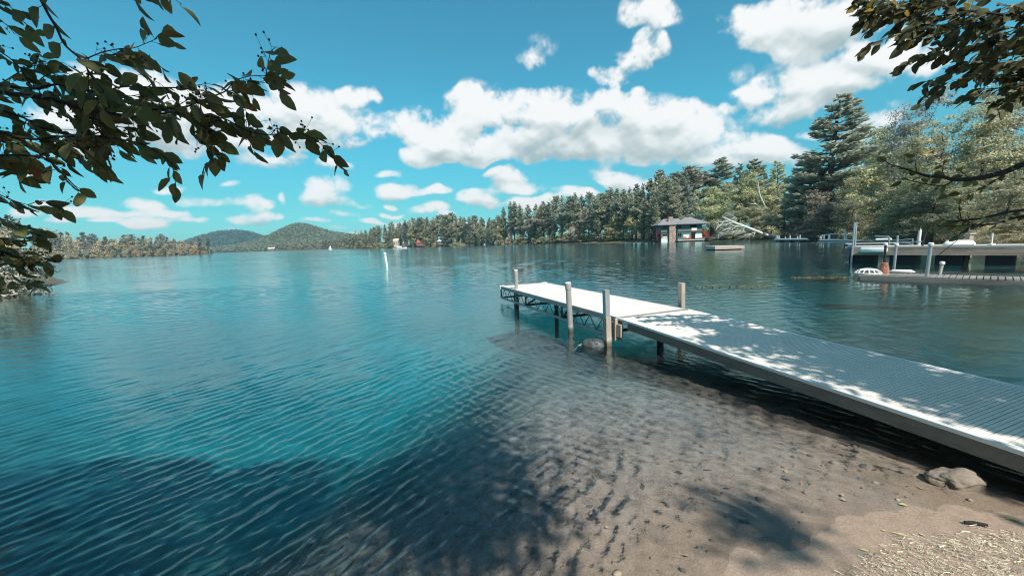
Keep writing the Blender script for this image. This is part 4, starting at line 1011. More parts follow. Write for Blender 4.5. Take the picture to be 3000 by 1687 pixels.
def motorboat(px, py, L, rz, lab, mat, cabin=True):
    p = onz(px, py); o = empty('motorboat', (p.x, p.y, 0), rz); tag(o, lab, 'boat')
    mb = MB(); n = 9; top = []; bot = []
    for k in range(n):
        t = k/(n-1); w_ = .18*L*(1-max(0, t-.45)**2*3.2); top.append((t*L-L/2, w_, .75+.35*t*t)); bot.append((t*L-L/2-.1*t, w_*.7, -.2))
    v = [(x, y, z) for x, y, z in top]+[(x, -y, z) for x, y, z in top]+[(x, y, z) for x, y, z in bot]+[(x, -y, z) for x, y, z in bot]
    f = []
    for k in range(n-1): f += [(k, k+1, 2*n+k+1, 2*n+k), (n+k+1, n+k, 3*n+k, 3*n+k+1), (k+1, k, n+k, n+k+1), (2*n+k, 2*n+k+1, 3*n+k+1, 3*n+k)]
    f += [(0, 2*n, 3*n, n), (n-1, 2*n-1, 4*n-1, 3*n-1)]
    mb.add(v, f); mb.build('hull', mat, o, True)
    if cabin: part('cabin', M_whitewall, lambda m: m.box((-L*.05, 0, 1.25), (L*.35, L*.22, .8), bev=.1), o); part('canopy', M_white, lambda m: m.box((-L*.08, 0, 2.1), (L*.4, L*.26, .08)), o)
motorboat(1172, 729, 9, .3, 'white motorboat moored before the cream cottage', M_white)
motorboat(1312, 721, 6, .2, 'white motorboat moored before the pale-roofed house', M_white)
p = onz(968, 728); sl = empty('sailing_dinghy', (p.x, 560, 0), .2); sl.location.x = at(968, 728, 560).x; tag(sl, 'tiny white sailing boat out by the far shore', 'boat')
part('hull', M_white, lambda m: m.box((0, 0, .3), (5, 1.8, .8), bev=.3), sl); part('sail', M_white, lambda m: m.add([(-2.5, 0, 1.2), (1.4, .1, 1.0), (.4, 0, 6), (-2.5, .05, 1.2), (1.4, .15, 1.0), (.4, .05, 6)], [(0, 1, 2), (5, 4, 3), (0, 3, 4, 1), (1, 4, 5, 2), (2, 5, 3, 0)]), sl)

# ------------------------------------------------------------------ fallen birch and leaning birch
def log3(name, label, pts, radii, twigs, mat, cat='tree'):
    o = empty(name, pts[0]); tag(o, label, cat); P = [Vector(p)-Vector(pts[0]) for p in pts]
    mb = MB(); mb.tube(P, radii, 10); mb.build('trunk', mat, o, True)
    for tw, r0 in twigs:
        mb = MB()
        for path in tw:
            Q = [Vector(p)-Vector(pts[0]) for p in path]; mb.tube(Q, [r0*(1-.85*k/(len(Q)-1)) for k in range(len(Q))], 5)
        mb.build('branch', mat, o)
    return o
fy = lambda px: float(np.interp(px, [2110, 2275], [90, 100]))
FB = lambda px, py, dy=0: at(px, py, fy(px)+dy)
ptsb = [FB(2284, 700.5), FB(2262, 694), FB(2230, 683), FB(2205, 673), FB(2180, 663), FB(2155, 654), FB(2135, 644), FB(2116, 636)]
brs = []
rb = random.Random(9)
for (x, y), ends in [((2160, 655), [(2155, 645), (2160, 640), (2148, 632), (2137, 629)]), ((2180, 663), [(2160, 664), (2140, 658), (2122, 655), (2108, 660)]), ((2172, 662), [(2150, 662), (2134, 670), (2120, 672)]),
                     ((2182, 667), [(2176, 674), (2163, 681), (2158, 686)]), ((2215, 679), [(2208, 682), (2190, 687), (2178, 690)]), ((2213, 680), [(2210, 688), (2208, 696)]), ((2150, 652), [(2132, 655), (2112, 666)]), ((2140, 648), [(2126, 648), (2112, 652), (2100, 660)]), ((2195, 669), [(2180, 676), (2160, 676), (2140, 680), (2120, 690)]), ((2165, 660), [(2150, 668), (2128, 680), (2108, 684)])]:
    o_ = FB(x, y); path = [o_]+[FB(a, b, rb.uniform(-1.5, 1)) for a, b in ends]; ps = [path]
    for k in range(1, len(path)):
        for q in range(2):
            e = path[k]; ps.append([path[k-1]*.5+e*.5, e*.6+path[k-1]*.4+Vector((rb.uniform(-1.2, -.1), rb.uniform(-.6, .6), rb.uniform(-.9, .8))), e+Vector((rb.uniform(-2.4, -.6), rb.uniform(-1, 1), rb.uniform(-1.6, 1.0)))])
    brs.append((ps, .05))
log3('fallen_birch', 'bleached white birch trunk fallen from the bank out over the water', ptsb, [.40, .38, .36, .33, .29, .24, .17, .07], brs, M_birch)
Lp = lambda px, py: at(px, py, 126)
log3('leaning_birch', 'thin white birch stem curving up through the trees above the fallen birch', [at(2256, 640, 130), Lp(2250, 620), Lp(2238, 598), Lp(2226, 572), Lp(2222, 548), Lp(2221, 530)], [.26, .24, .2, .17, .12, .05], [([[Lp(2236, 615), Lp(2215, 598), Lp(2198, 581)], [Lp(2215, 598), Lp(2200, 598), Lp(2186, 592)]], .12)], M_birch)

# ------------------------------------------------------------------ docks in the cove
A_ = Vector((20.95, 24.45, 0)); B_ = Vector((27.3, 15.9, 0)); ed = (B_-A_).normalized(); en = Vector((-ed.y, ed.x, 0)); BL = (B_-A_).length
rzb = math.atan2(ed.y, ed.x)
bd = empty('wooden_dock', A_, rzb); tag(bd, 'heavy weathered wooden dock floating on black drums in the cove', 'dock')
ZT = .96
mb = MB()
for k in range(int(BL/.15)): mb.box((.075+.15*k, 1.22, ZT-.03), (.138, 2.28, .05))
mb.build('deck', M_woodpale, bd)
mb = MB(); mb.box((BL/2, -.03, ZT-.30), (BL, .08, .40)); mb.build('fascia', M_wood, bd)
mb = MB(); mb.box((BL/2, -.005, ZT-.035), (BL+.1, .134, .10)); mb.build('edge_plank', M_woodpale, bd)
mb = MB(); mb.box((BL/2, 2.34, ZT-.25), (BL, .08, .42)); mb.box((.03, 1.15, ZT-.28), (.08, 2.28, .42)); mb.build('frame', M_wood, bd)
def bu(px):   # position along the dock front for a frame column
    lo, hi = -1, BL+1
    for _ in range(40):
        m_ = (lo+hi)/2; q = A_+ed*m_; d = Vector((q.x, q.y, -1.4)); xx = 1500+CF*(d.dot(CR))/d.dot(CFW)
        lo, hi = (m_, hi) if xx < px else (lo, m_)
    return lo
for p0, p1 in ((2487, 2552), (2606, 2683), (2740, 2822), (2888, 2978)):
    mb = MB(); mb.box(((bu(p0)+bu(p1))/2, 1.0, .18), (bu(p1)-bu(p0), 1.9, .60), bev=.05); mb.build('float_drum', M_black, bd)
mb = MB(); mb.box((.02, -.09, ZT-.25), (.5, .05, .36)); mb.add([(.0, -.12, ZT-.42), (.0, -.12, .05), (.12, -.12, .05), (.3, -.12, ZT-.42), (.0, -.07, ZT-.42), (.0, -.07, .05), (.12, -.07, .05), (.3, -.07, ZT-.42)], [(3, 2, 1, 0), (4, 5, 6, 7), (0, 1, 5, 4), (1, 2, 6, 5), (2, 3, 7, 6), (3, 0, 4, 7)]); mb.build('corner_bracket', M_greyplastic, bd)
u0, u1 = bu(2522), bu(2602); mb = MB(); mb.box(((u0+u1)/2, -.20, ZT-.21), (u1-u0, .22, .32), bev=.09); mb.build('bumper_cushion', M_white, bd, True)
mb = MB(); mb.box((.15, .25, ZT+.07), (.25, .3, .15), bev=.02); bx = mb.build('dock_box', M_white); bx.matrix_world = Matrix.Translation(A_) @ Matrix.Rotation(rzb, 4, 'Z'); tag(bx, 'small white box on the outer corner of the wooden dock', 'box')
def bp(u, v, z): return A_+ed*u+en*v+Vector((0, 0, z))
def pole(name, pts, r, mat, label, cat='pole', group=None, cap=None, n=10):
    o = empty(name, (pts[0][0], pts[0][1], 0)); tag(o, label, cat, group); o0 = Vector((pts[0][0], pts[0][1], 0)); P = [Vector(p)-o0 for p in pts]
    mb = MB(); mb.tube(P, r, n); mb.build('shaft', mat, o, True)
    if cap:
        t = P[-1]; d = (P[-1]-P[-2]).normalized(); mb = MB(); mb.tube([t-d*cap*.9, t+d*cap*.2, t+d*cap*.5], [cap*.95, cap, cap*.6], 12); mb.build('cap', M_pilecap, o, True)
    return o
Yp = 24.25
for (xa, ya, xb, yb, lab) in ((2504, 652, 2494, 768, 'taller steel pipe of the pair clamped to the outer end of the wooden dock'), (2509, 651, 2503, 742, 'second steel pipe of the pair clamped to the outer end of the wooden dock')):
    b_ = at(xb, yb, Yp-.1); t_ = at(xa, ya, Yp-.1); pole('steel_pipe', [b_, t_], .055, M_steel, lab, 'pipe', 'steel pipes on the wooden dock')
b_ = at(2697, 744, 22.2); t_ = at(2717, 655, 22.2); o = pole('leaning_pole', [b_, t_], .05, M_barkdark, 'dark ladder-like pole leaning against the wooden dock', 'pole')
mb = MB(); mb.box((0, 0, .02), (.28, .12, .09), bev=.02); mb.build('foot_bracket', M_white, o).location = Vector(b_)-Vector((b_.x, b_.y, 0))
b_ = at(2690, 726, 24.6); pole('birch_post', [b_, at(2692, 700, 24.6), at(2697, 668, 24.6)], [.10, .09, .075], M_birch, 'pale birch post standing on the wooden dock beside the leaning pole', 'post')
def rail(name, paths, r, label):
    o = empty(name, (paths[0][0].x, paths[0][0].y, 0)); tag(o, label, 'railing'); o0 = Vector((paths[0][0].x, paths[0][0].y, 0))
    for nm, pth in zip(['post']+['rail']*(len(paths)-1), paths):
        mb = MB(); mb.tube([p-o0 for p in pth], r, 8); mb.build(nm, M_steel, o, True)
Yr = 25.2
rail('bent_railing', [[at(2603.5, 724, Yr), at(2605, 697, Yr), at(2604, 694, Yr), at(2600, 693, Yr)], [at(2600, 693, Yr), at(2564, 692, Yr+1.6)]], .045, 'bent pipe railing at the outer end of the wooden dock')
rail('straight_railing', [[at(2673, 726, 24.2), at(2674, 699.5, 24.2)], [at(2674, 700, 24.2), at(2623, 704.5, 26)], [at(2701, 707.5, 23.2), at(2631, 711, 25.6)]], .035, 'thin straight pipe railing beside the pale birch post')
pole('capped_post', [at(2628, 726, 24.6), at(2630, 690, 24.6)], .05, M_steel, 'short grey post on the dock edge behind the white-capped pole', 'post')
# low grey boat moored behind
p = at(2568, 716, 33); motor = empty('moored_boat', (p.x, 33, 0), -.75); tag(motor, 'low grey boat moored behind the wooden dock', 'boat')
part('hull', M_greyplastic, lambda m: (m.box((0, 0, .55), (4.2, 1.5, .75), bev=.22), m.box((-.2, 0, 1.0), (3.0, 1.1, .12), bev=.05)), motor)
part('trim', M_whitewall, lambda m: (m.box((0, -.77, .82), (3.9, .05, .07)), m.box((.4, -.4, 1.12), (1.0, .4, .18), bev=.05)), motor)
# upturned white hull lying on the dock
u0, u1 = bu(2757), bu(2853); uh = empty('upturned_canoe', bp((u0+u1)/2, .55, ZT), rzb); tag(uh, 'long white hull lying upside down on the wooden dock', 'boat')
mb = MB(); L_ = u1-u0; n = 12; ring = []
for k in range(n+1):
    t = k/n; tap = (1-abs(2*t-1)**5)**.5*.93+.07
    ring.append([(-L_/2+L_*t, math.cos(a)*.42*tap, .01+abs(math.sin(a))*.27*(tap*.6+.4)) for a in np.linspace(math.pi, 2*math.pi, 9)])
for rg in ring: mb.v += rg
for k in range(n):
    for j in range(8): mb.f.append((k*9+j, k*9+j+1, (k+1)*9+j+1, (k+1)*9+j))
mb.f += [tuple(range(9)), tuple(n*9+j for j in reversed(range(9)))]
mb.build('hull', M_white, uh, True); part('keel', M_woodpale, lambda m: m.box((0, 0, .285), (L_*.92, .05, .03)), uh)
part('gunwale', M_woodpale, lambda m: m.box((0, -.42, .03), (L_*.95, .05, .05)), uh)
mb = MB(); mb.tube([bp(bu(2772), -.2, ZT-.5), bp(bu(2755), -.2, ZT-.45), bp(bu(2775), -.15, ZT-.1), bp(bu(2790), .0, ZT+.12), bp(bu(2800), .3, ZT+.29)][1:], .018, 6); ro = mb.build('mooring_rope', M_barkdark); tag(ro, 'dark rope hanging over the upturned white hull and dock edge', 'rope')
# timber posts
b_ = at(2826, 778, 20.9); t_ = at(2840, 722, 20.9); o = empty('timber_brace', (b_.x, b_.y, 0)); tag(o, 'thick slanting timber bolted to the side of the wooden dock', 'timber'); mb = MB(); mb.bar(Vector((0, 0, -.4))+Vector((-.06, 0, 0)), Vector((t_.x-b_.x, 0, t_.z)), .22, .14, up=(0, 1, 0)); mb.build('beam', M_wood, o)
part('steel_strap', M_barkdark, lambda m: m.box((t_.x-b_.x-.03, -.09, t_.z-.12), (.32, .06, .06)), o)
b_ = at(2836, 724, 22.3); t_ = at(2838, 686, 22.3); o = empty('mooring_post', (b_.x, b_.y, 0)); tag(o, 'square grey mooring post with a flat top behind the upturned hull', 'post'); part('shaft', M_wood, lambda m: m.bar((0, 0, b_.z-.6), (.02, 0, t_.z), .24, .24, up=(0, 1, 0)), o); part('cap', M_woodpale, lambda m: m.box((.02, 0, t_.z+.03), (.36, .36, .06)), o)
o = pole('white_stake', [at(2904, 722, 19.9), at(2908, 683, 19.9)], .035, M_white, 'thin white stake at the shore end of the wooden dock', 'stake'); mb = MB(); mb.box((0, 0, 0), (.22, .2, .12), bev=.02); mb.build('foot', M_white, o).location = Vector((0, 0, at(2904, 719, 19.9).z+.02))
# ---- low float
A2 = onz(2519, 817.5); B2 = Vector((19.3, 9.4, 0)); e2 = (B2-A2).normalized(); n2_ = Vector((-e2.y, e2.x, 0)); L2 = (B2-A2).length; rz2 = math.atan2(e2.y, e2.x)
lf = empty('low_float_dock', A2, rz2); tag(lf, 'low grey plank float almost level with the water beside the dock posts', 'dock')
part('deck', M_woodgrey, lambda m: [m.box((.08+.16*k, .68, .155), (.13, 1.3, .035)) for k in range(int(L2/.16))], lf)
part('side_beam', M_woodgrey, lambda m: (m.box((L2/2, 0, .04), (L2, .07, .19)), m.box((L2/2, 1.36, .04), (L2, .07, .19)), m.box((-.03, .68, .04), (.06, 1.3, .19))), lf)
part('float_block', M_black, lambda m: [m.box((.5+1.3*k, .68, -.1), (.8, 1.1, .2)) for k in range(int(L2/1.3))], lf)
def cp(px0, py0, px1, py1, Y, r, lab, capr, mat=M_steel):
    b_ = at(px0, py0, Y); t_ = at(px1, py1, Y); return pole('dock_post', [b_+(b_-t_)*.25, b_, t_], r, mat, lab, 'post', 'white-capped posts along the low float', cap=capr)
cp(2588, 812, 2595, 714, 16.0, .042, 'white-capped post rising out of the rusty red sleeve', .075, M_barkdark)
cp(2617, 806, 2626.5, 715, 16.6, .048, 'white-capped post standing beside the flat white fender on the low float', .08)
cp(2713, 826, 2727.5, 714, 14.45, .055, 'tallest white-capped post on the near side of the low float', .085)
cp(2750.5, 812, 2761, 769, 15.2, .055, 'short leaning white-capped stub behind the low float', .08, M_post)
q = at(2588, 812, 15.95); rs_ = empty('pole_sleeve', (q.x, q.y, .0)); tag(rs_, 'rusty red tapered sleeve around a dock post', 'bumper')
t_ = at(2590, 769, 15.95); hz_ = t_.z
mb = MB(); mb.lathe([(.10, .0), (.135, .04), (.17, .10), (.17, .16), (.155, hz_*.62), (.135, hz_*.78)], 18); mb.build('lower_shell', M_rust, rs_, True)
mb = MB(); mb.lathe([(.145, hz_*.79), (.145, hz_*.82), (.118, hz_*.83), (.115, hz_*.985), (.09, hz_)], 18); mb.build('upper_shell', M_rust, rs_, True)
q = at(2543, 808, 16.15); cr = empty('lattice_buoy', (q.x, q.y, .175), rz2); tag(cr, 'white ribbed dome lying on the end of the low float', 'buoy')
mb = MB()
for k in range(7):
    a = math.pi*k/7
    mb.tube([(math.cos(a)*.42*math.cos(t), math.sin(a)*.42*math.cos(t), .20*math.sin(t)) for t in np.linspace(0, math.pi, 11)], .022, 6)
mb.tube([(.42*math.cos(t), .42*math.sin(t), .02) for t in np.linspace(0, 2*math.pi, 25)], .025, 6); mb.tube([(.28*math.cos(t), .28*math.sin(t), .15) for t in np.linspace(0, 2*math.pi, 25)], .02, 6)
mb.build('ribs', M_white, cr, True); part('inner_net', M_greyplastic, lambda m: m.lathe([(.38, .0), (.33, .08), (.2, .15), (.02, .18)], 18), cr)
q = at(2660, 806, 15.5); fe = empty('dock_fender', (q.x, q.y+.25, .175), rz2); tag(fe, 'flat white fender lying on the low float', 'fender')
mb = MB(); mb.tube([(-.38, 0, .06), (-.32, 0, .07), (-.27, 0, .075), (.27, 0, .075), (.32, 0, .07), (.38, 0, .06)], [.02, .04, .075, .075, .04, .02], 14); mb.build('body', M_white, fe, True)
mb = MB(); mb.tube([(-.37, 0, .06), (-.52, -.04, .03), (-.75, .02, .015), (-.9, -.05, .015)], .014, 6); mb.build('rope', M_rust, fe)
# ---- long white dock across the cove
def yq(px): return float(np.interp(px, [2262, 2400, 2560], [84, 70, 56]))
def fq(px, py): return at(px, py, yq(px))
def water_at(px): return Vector((fq(px, 700).x, yq(px), 0))
a, b = water_at(2270), water_at(2376); d_ = (b-a).normalized(); rzf = math.atan2(d_.y, d_.x); Lf = (b-a).length
fd = empty('white_dock', a, rzf); tag(fd, 'long white dock with slim posts across the cove under the trees', 'dock')
part('deck', M_white, lambda m: [m.box((.3+.6*k, .8, .62), (.58, 1.9, .10)) for k in range(int(Lf/.6))], fd)
part('skirt', M_whitewall, lambda m: (m.box((Lf/2, -.18, .55), (Lf, .06, .20)), ), fd)
part('drum', M_greyplastic, lambda m: [m.box((1+3.0*k, .6, .15), (1.6, 1.2, .5), bev=.1) for k in range(int(Lf/3))], fd)
for px, y0, y1, r in ((2301, 701, 693.5, .05), (2315, 706, 690, .07), (2337, 706, 691.5, .06), (2344, 703, 688, .06)):
    mb = MB(); o0 = fq(px, 700); M_i = (Matrix.Translation(a) @ Matrix.Rotation(rzf, 4, 'Z')).inverted()
    mb.tube([M_i @ fq(px-.8, y0+1), M_i @ fq(px, y1)], r, 8); mb.build('mooring_post', M_white, fd, True)
lh = empty('ladder_hoops', water_at(2278), 0); tag(lh, 'pair of white ladder hoops at the outer end of the white dock', 'ladder')
for px in (2275, 2281):
    Wm = Vector(lh.location); mb = MB(); mb.tube([fq(px-1.6, 699)-Wm, fq(px-1.6, 691.5)-Wm, fq(px-.6, 689.3)-Wm, fq(px+.6, 689.3)-Wm, fq(px+1.8, 691)-Wm, fq(px+2, 699)-Wm], .045, 7); mb.build('hoop', M_white, lh, True)
q = fq(2388, 697); uk = empty('covered_boat', (q.x, q.y, .55), rzf); tag(uk, 'dark upturned boat lying beside the white dock', 'boat')
part('hull', M_black, lambda m: m.box((0, 0, .35), (2.6, 1.3, .7), bev=.28), uk); part('keel', M_darkrock, lambda m: m.box((0, 0, .72), (2.2, .06, .06)), uk)
a2, b2 = water_at(2402), water_at(2560); d_ = (b2-a2).normalized(); rzg = math.atan2(d_.y, d_.x); Lg = (b2-a2).length
gd = empty('white_dock', a2, rzg); tag(gd, 'second white dock reaching from the ladder frame to the wooden dock', 'dock')
part('deck', M_white, lambda m: [m.box((.3+.6*k, .8, .42), (.58, 1.9, .08)) for k in range(int(Lg/.6))], gd)
part('skirt', M_whitewall, lambda m: (m.box((Lg/2, -.18, .36), (Lg, .06, .12)), m.box((Lg/2, -.35, .10), (Lg, .10, .12))), gd)
lf_ = empty('swim_ladder', water_at(2408), 0); tag(lf_, 'white tubular frame with a long handrail on the second white dock', 'ladder'); Wm = Vector(lf_.location)
for nm, pth in (('frame', [(2402.5, 700), (2402.5, 696), (2405, 690.5), (2409, 689), (2414, 689), (2414, 700)]), ('rung', [(2407, 700), (2407, 694), (2410, 690)]), ('handrail', [(2414, 689), (2432, 686.5), (2448, 684.5)])):
    mb = MB(); mb.tube([fq(*p_)-Wm for p_ in pth], .055, 7); mb.build(nm, M_white, lf_, True)
for px, y0, y1, r, lab in ((2429.5, 707, 689, .17, 'stout white pile standing before the ladder frame'), (2475.5, 704, 671.5, .12, 'tall tapering white pole behind the pair of steel pipes'), (2480.5, 703, 681, .07, 'shorter white pole beside the tall tapering one')):
    pole('white_pile', [fq(px-1, y0), fq(px-.6, (y0+y1)/2), fq(px, y1)], [r, r, r*.6 if r == .12 else r*.9], M_white, lab, 'pole', 'white poles along the second white dock')

# ------------------------------------------------------------------ near foliage
def leaf_add(mb, p, ax, nr, L, W, curl, rnd):
    """a pointed oval leaf with a folded midrib, base at p, running along ax"""
    ax = ax.normalized(); s = ax.cross(nr)
    if s.length < 1e-4: return
    s.normalize(); n = s.cross(ax).normalized()
    base = len(mb.v); prof = ((0, 0), (.16, .62), (.42, 1.0), (.70, .78), (.90, .34), (1.0, 0))
    for t, wd in prof:
        c = p+ax*(L*t)-n*(curl*L*t*t)
        if wd == 0: mb.v.append(tuple(c))
        else:
            q = s*(W*.5*wd); lift = n*(.16*W*wd)
            mb.v += [tuple(c-q+lift), tuple(c), tuple(c+q+lift)]
    b = base
    mb.f += [(b, b+2, b+1), (b, b+3, b+2)]
    for k in range(3):
        i = b+1+3*k; mb.f += [(i, i+1, i+4, i+3), (i+1, i+2, i+5, i+4)]
    i = b+10; mb.f += [(i, i+1, b+13), (i+1, i+2, b+13)]
def smooth_path(P, n=6):
    out = []
    for i in range(len(P)-1):
        p0 = P[max(i-1, 0)]; p1 = P[i]; p2 = P[i+1]; p3 = P[min(i+2, len(P)-1)]
        for k in range(n):
            t = k/n; out.append(.5*((2*p1)+(p2-p0)*t+(2*p0-5*p1+4*p2-p3)*t*t+(3*p1-p0-3*p2+p3)*t**3))
    out.append(P[-1]); return out
def along(P, step):
    acc = 0; out = []
    for a, b in zip(P, P[1:]):
        L = (b-a).length; d = (b-a)
        while acc < L: out.append((a+d*(acc/max(L, 1e-6)), d.normalized())); acc += step
        acc -= L
    return out
rl = random.Random(17)
def rv(s=1.0): return Vector((rl.gauss(0, s), rl.gauss(0, s), rl.gauss(0, s)))
def spray(parent, paths, conv, leafL, step, mat_leaf, hang, berries=0.0, r_twig=.004, side=.0, spread=.6, petiole=.018, subs=0.0, face=.7):
    tw = MB(); lv = MB(); be = MB(); allp = []
    for path, r0, r1, dens in paths:
        P = smooth_path([conv(*q) for q in path]); n = len(P)
        tw.tube(P, [r0+(r1-r0)*k/(n-1) for k in range(n)], 6)
        if dens > 0: allp.append((P, dens))
        if subs > 0 and dens > 0:
            for c, t in along(P, .16/ dens):
                if rl.random() > subs: continue
                d = (t*.75+Vector((rl.gauss(0, .5), rl.gauss(0, .5), rl.gauss(-.15, .45)))).normalized(); L = rl.uniform(.08, .26)
                Q = smooth_path([c, c+d*L*.5+Vector((0, 0, .02)), c+d*L+Vector((0, 0, -.03))], 4); tw.tube(Q, [.0026, .0022, .0020, .0018, .0016, .0015, .0014, .0013, .0012][:len(Q)], 5); allp.append((Q, dens))
    for P, dens in allp:
        pts = along(P, step/dens)
        for i, (c, t) in enumerate(pts):
            L = leafL*rl.choice((.55, .8, .95, 1.05, 1.15, 1.25))*rl.uniform(.9, 1.1)
            sd = t.cross(Vector((0, 0, 1))).normalized()*(1 if i % 2 else -1)
            ax = (t*.55+sd*spread*.7+hang+rv(.30)).normalized()
            p = c+ax*petiole+rv(.004); tw.tube([c, p], .0011, 4, False)
            tocam = (CAM-c).normalized(); nr = (tocam*face+Vector((0, 0, .55))+rv(.45))
            leaf_add(lv, p, ax, nr, L, L*rl.uniform(.50, .68), rl.uniform(.0, .28), rl)
            if berries and rl.random() < berries:
                u = (Vector((0, 0, .7))+t*.6+rv(.6)).normalized()
                for q in range(rl.choice((2, 3, 4))):
                    e = c+u*rl.uniform(.03, .07)+rv(.018); tw.tube([c, c+u*.025, e], .0008, 4, False)
                    be.lathe([(.0012, -.0048), (.0042, -.0025), (.0048, .0005), (.0034, .0036), (.0022, .0052)], 8, e)
    tw.add(be.v, be.f); tw.build('twigs', M_barkdark, parent, True); o = lv.build('leaves', mat_leaf, parent)
    for q in o.data.polygons: q.use_smooth = True
K1 = 1000/2576
def cL(x, y, Y=None):
    px, py = x*K1, y*K1
    return at(px, py, Y if Y else 2.05+.35*math.sin(px*.011+py*.017))
yz = lambda Y, L: [(x, y, Y) for x, y in L]
st = empty('serviceberry_tree', (-5.2, .9, gz(-5.2, .9))); tag(st, 'branch of large dark leaves and small berries reaching in over the water', 'tree')
st_l = Vector(st.location)
cS = lambda x, y, Y=None: cL(x, y, Y)-st_l
LP = [
 (yz(2.05, [(-420, 640), (-100, 690), (60, 703), (300, 735), (480, 770), (650, 825), (800, 850), (990, 880)]), .013, .006, .75),
 (yz(2.0, [(990, 880), (1150, 868), (1300, 850), (1420, 870), (1560, 880), (1700, 900), (1850, 980), (1990, 1015), (2130, 1010), (2290, 1000)]), .005, .0016, 1.15),
 (yz(1.95, [(1060, 835), (1380, 810), (1500, 770), (1600, 730), (1700, 690), (1780, 610), (1900, 575), (2110, 580)]), .005, .0014, 1.0),
 (yz(2.2, [(-300, 560), (0, 640), (240, 670), (350, 650), (450, 640), (560, 680), (760, 690), (940, 655), (1150, 660), (1350, 665), (1500, 680), (1600, 705)]), .008, .002, .8),
 (yz(1.8, [(230, -180), (310, 0), (360, 100), (430, 220), (490, 340), (620, 460), (680, 560), (750, 650), (780, 700), (720, 820)]), .006, .0015, .75),
 (yz(2.3, [(-200, 780), (0, 830), (200, 900), (370, 975), (520, 1010)]), .006, .002, 1.1),
 (yz(2.1, [(560, 850), (700, 900), (800, 940), (920, 960), (1040, 980)]), .003, .0012, 1.0),
 (yz(1.9, [(-200, 940), (0, 1000), (250, 1050), (480, 1030), (690, 1025), (900, 1050), (1100, 1100), (1230, 1180), (1310, 1245)]), .007, .0014, 1.2),
 (yz(1.85, [(480, 1030), (560, 1090), (650, 1150), (760, 1240), (800, 1300)]), .003, .0012, 1.1),
 (yz(1.8, [(-100, 1180), (150, 1170), (350, 1200), (480, 1320), (560, 1400), (600, 1440)]), .005, .0014, 1.15),
 (yz(1.9, [(620, 460), (760, 400), (900, 370), (1000, 365), (1100, 330), (1210, 280)]), .003, .0011, .9),
 (yz(2.0, [(640, 600), (800, 440), (930, 400), (1060, 420), (1170, 470), (1250, 540)]), .003, .0011, .9),
 (yz(2.1, [(1750, 700), (1820, 760), (1860, 850), (1900, 930), (1930, 1010)]), .002, .001, 1.2),
 (yz(2.0, [(1780, 640), (1880, 650), (2000, 610), (2060, 640)]), .002, .001, 1.0),
 (yz(2.0, [(1430, 880), (1520, 950), (1580, 1000), (1650, 950)]), .002, .001, 1.1),
 (yz(2.0, [(1450, 1000), (1540, 1080), (1620, 1130), (1700, 1170)]), .002, .001, .9),
 (yz(2.2, [(1150, 870), (1240, 900), (1320, 980), (1380, 1040)]), .002, .001, 1.2),
 (yz(2.2, [(640, 840), (760, 740), (850, 700), (960, 720), (1060, 730)]), .0025, .001, 1.1),
 (yz(2.3, [(-100, 330), (60, 430), (150, 510), (250, 540)]), .004, .0012, .9),
 (yz(2.2, [(-200, 60), (-40, 130), (60, 200), (110, 260)]), .003, .001, .8),
 (yz(1.9, [(-120, -60), (20, 20), (90, 50)]), .003, .001, .8),
 (yz(1.9, [(900, -160), (1000, -60), (1060, -20)]), .003, .001, .8), (yz(1.9, [(1060, -160), (1140, -60), (1180, -10)]), .003, .001, .7),
 (yz(2.4, [(250, 660), (330, 580), (420, 550), (520, 560), (600, 620)]), .003, .001, 1.1),
 (yz(2.4, [(350, 760), (470, 830), (560, 900), (640, 960)]), .003, .001, 1.1),
 (yz(2.4, [(0, 640), (120, 560), (250, 500), (380, 480), (460, 520)]), .003, .001, 1.0),
 (yz(2.0, [(200, 900), (300, 1010), (420, 1120), (500, 1220)]), .003, .001, 1.2),
 (yz(2.0, [(-60, 1250), (60, 1270), (150, 1330), (240, 1300)]), .003, .001, 1.1),
 # drooping lower left sprays down towards the water
 (yz(2.2, [(-150, 1400), (0, 1470), (120, 1520), (260, 1560)]), .004, .0012, 1.2),
 (yz(2.3, [(-150, 1620), (0, 1650), (100, 1680), (190, 1720)]), .004, .0012, 1.2),
 (yz(2.3, [(-150, 1780), (20, 1800), (160, 1790), (300, 1800)]), .004, .0012, 1.3),
 (yz(2.3, [(-150, 1860), (0, 1900), (120, 1930), (300, 1960), (420, 1940)]), .004, .0012, 1.2),
 (yz(2.4, [(-150, 2090), (0, 2140), (140, 2150), (320, 2170)]), .004, .0012, 1.1),
]
spray(st, LP, cS, .080, .030, M_nearleaf, Vector((.12, 0, -.42)), berries=.13, subs=.6, face=.75)
def limb(mb, P, rr, n=8):
    """a crooked tapering limb through the points P"""
    P = [Vector(p) for p in P]; Q = []
    for i in range(len(P)-1):
        L = (P[i+1]-P[i]).length; Q.append(P[i])
        for t in (.33, .67): Q.append(P[i].lerp(P[i+1], t)+Vector((rl.gauss(0, 1), rl.gauss(0, 1), rl.gauss(-.3, 1)))*L*.035)
    Q.append(P[-1]); Sm = smooth_path(Q, 5); m_ = len(Sm); k = len(rr)-1
    mb.tube(Sm, [float(np.interp(i/(m_-1)*k, range(k+1), rr)) for i in range(m_)], n)
rshade = np.random.default_rng(8)
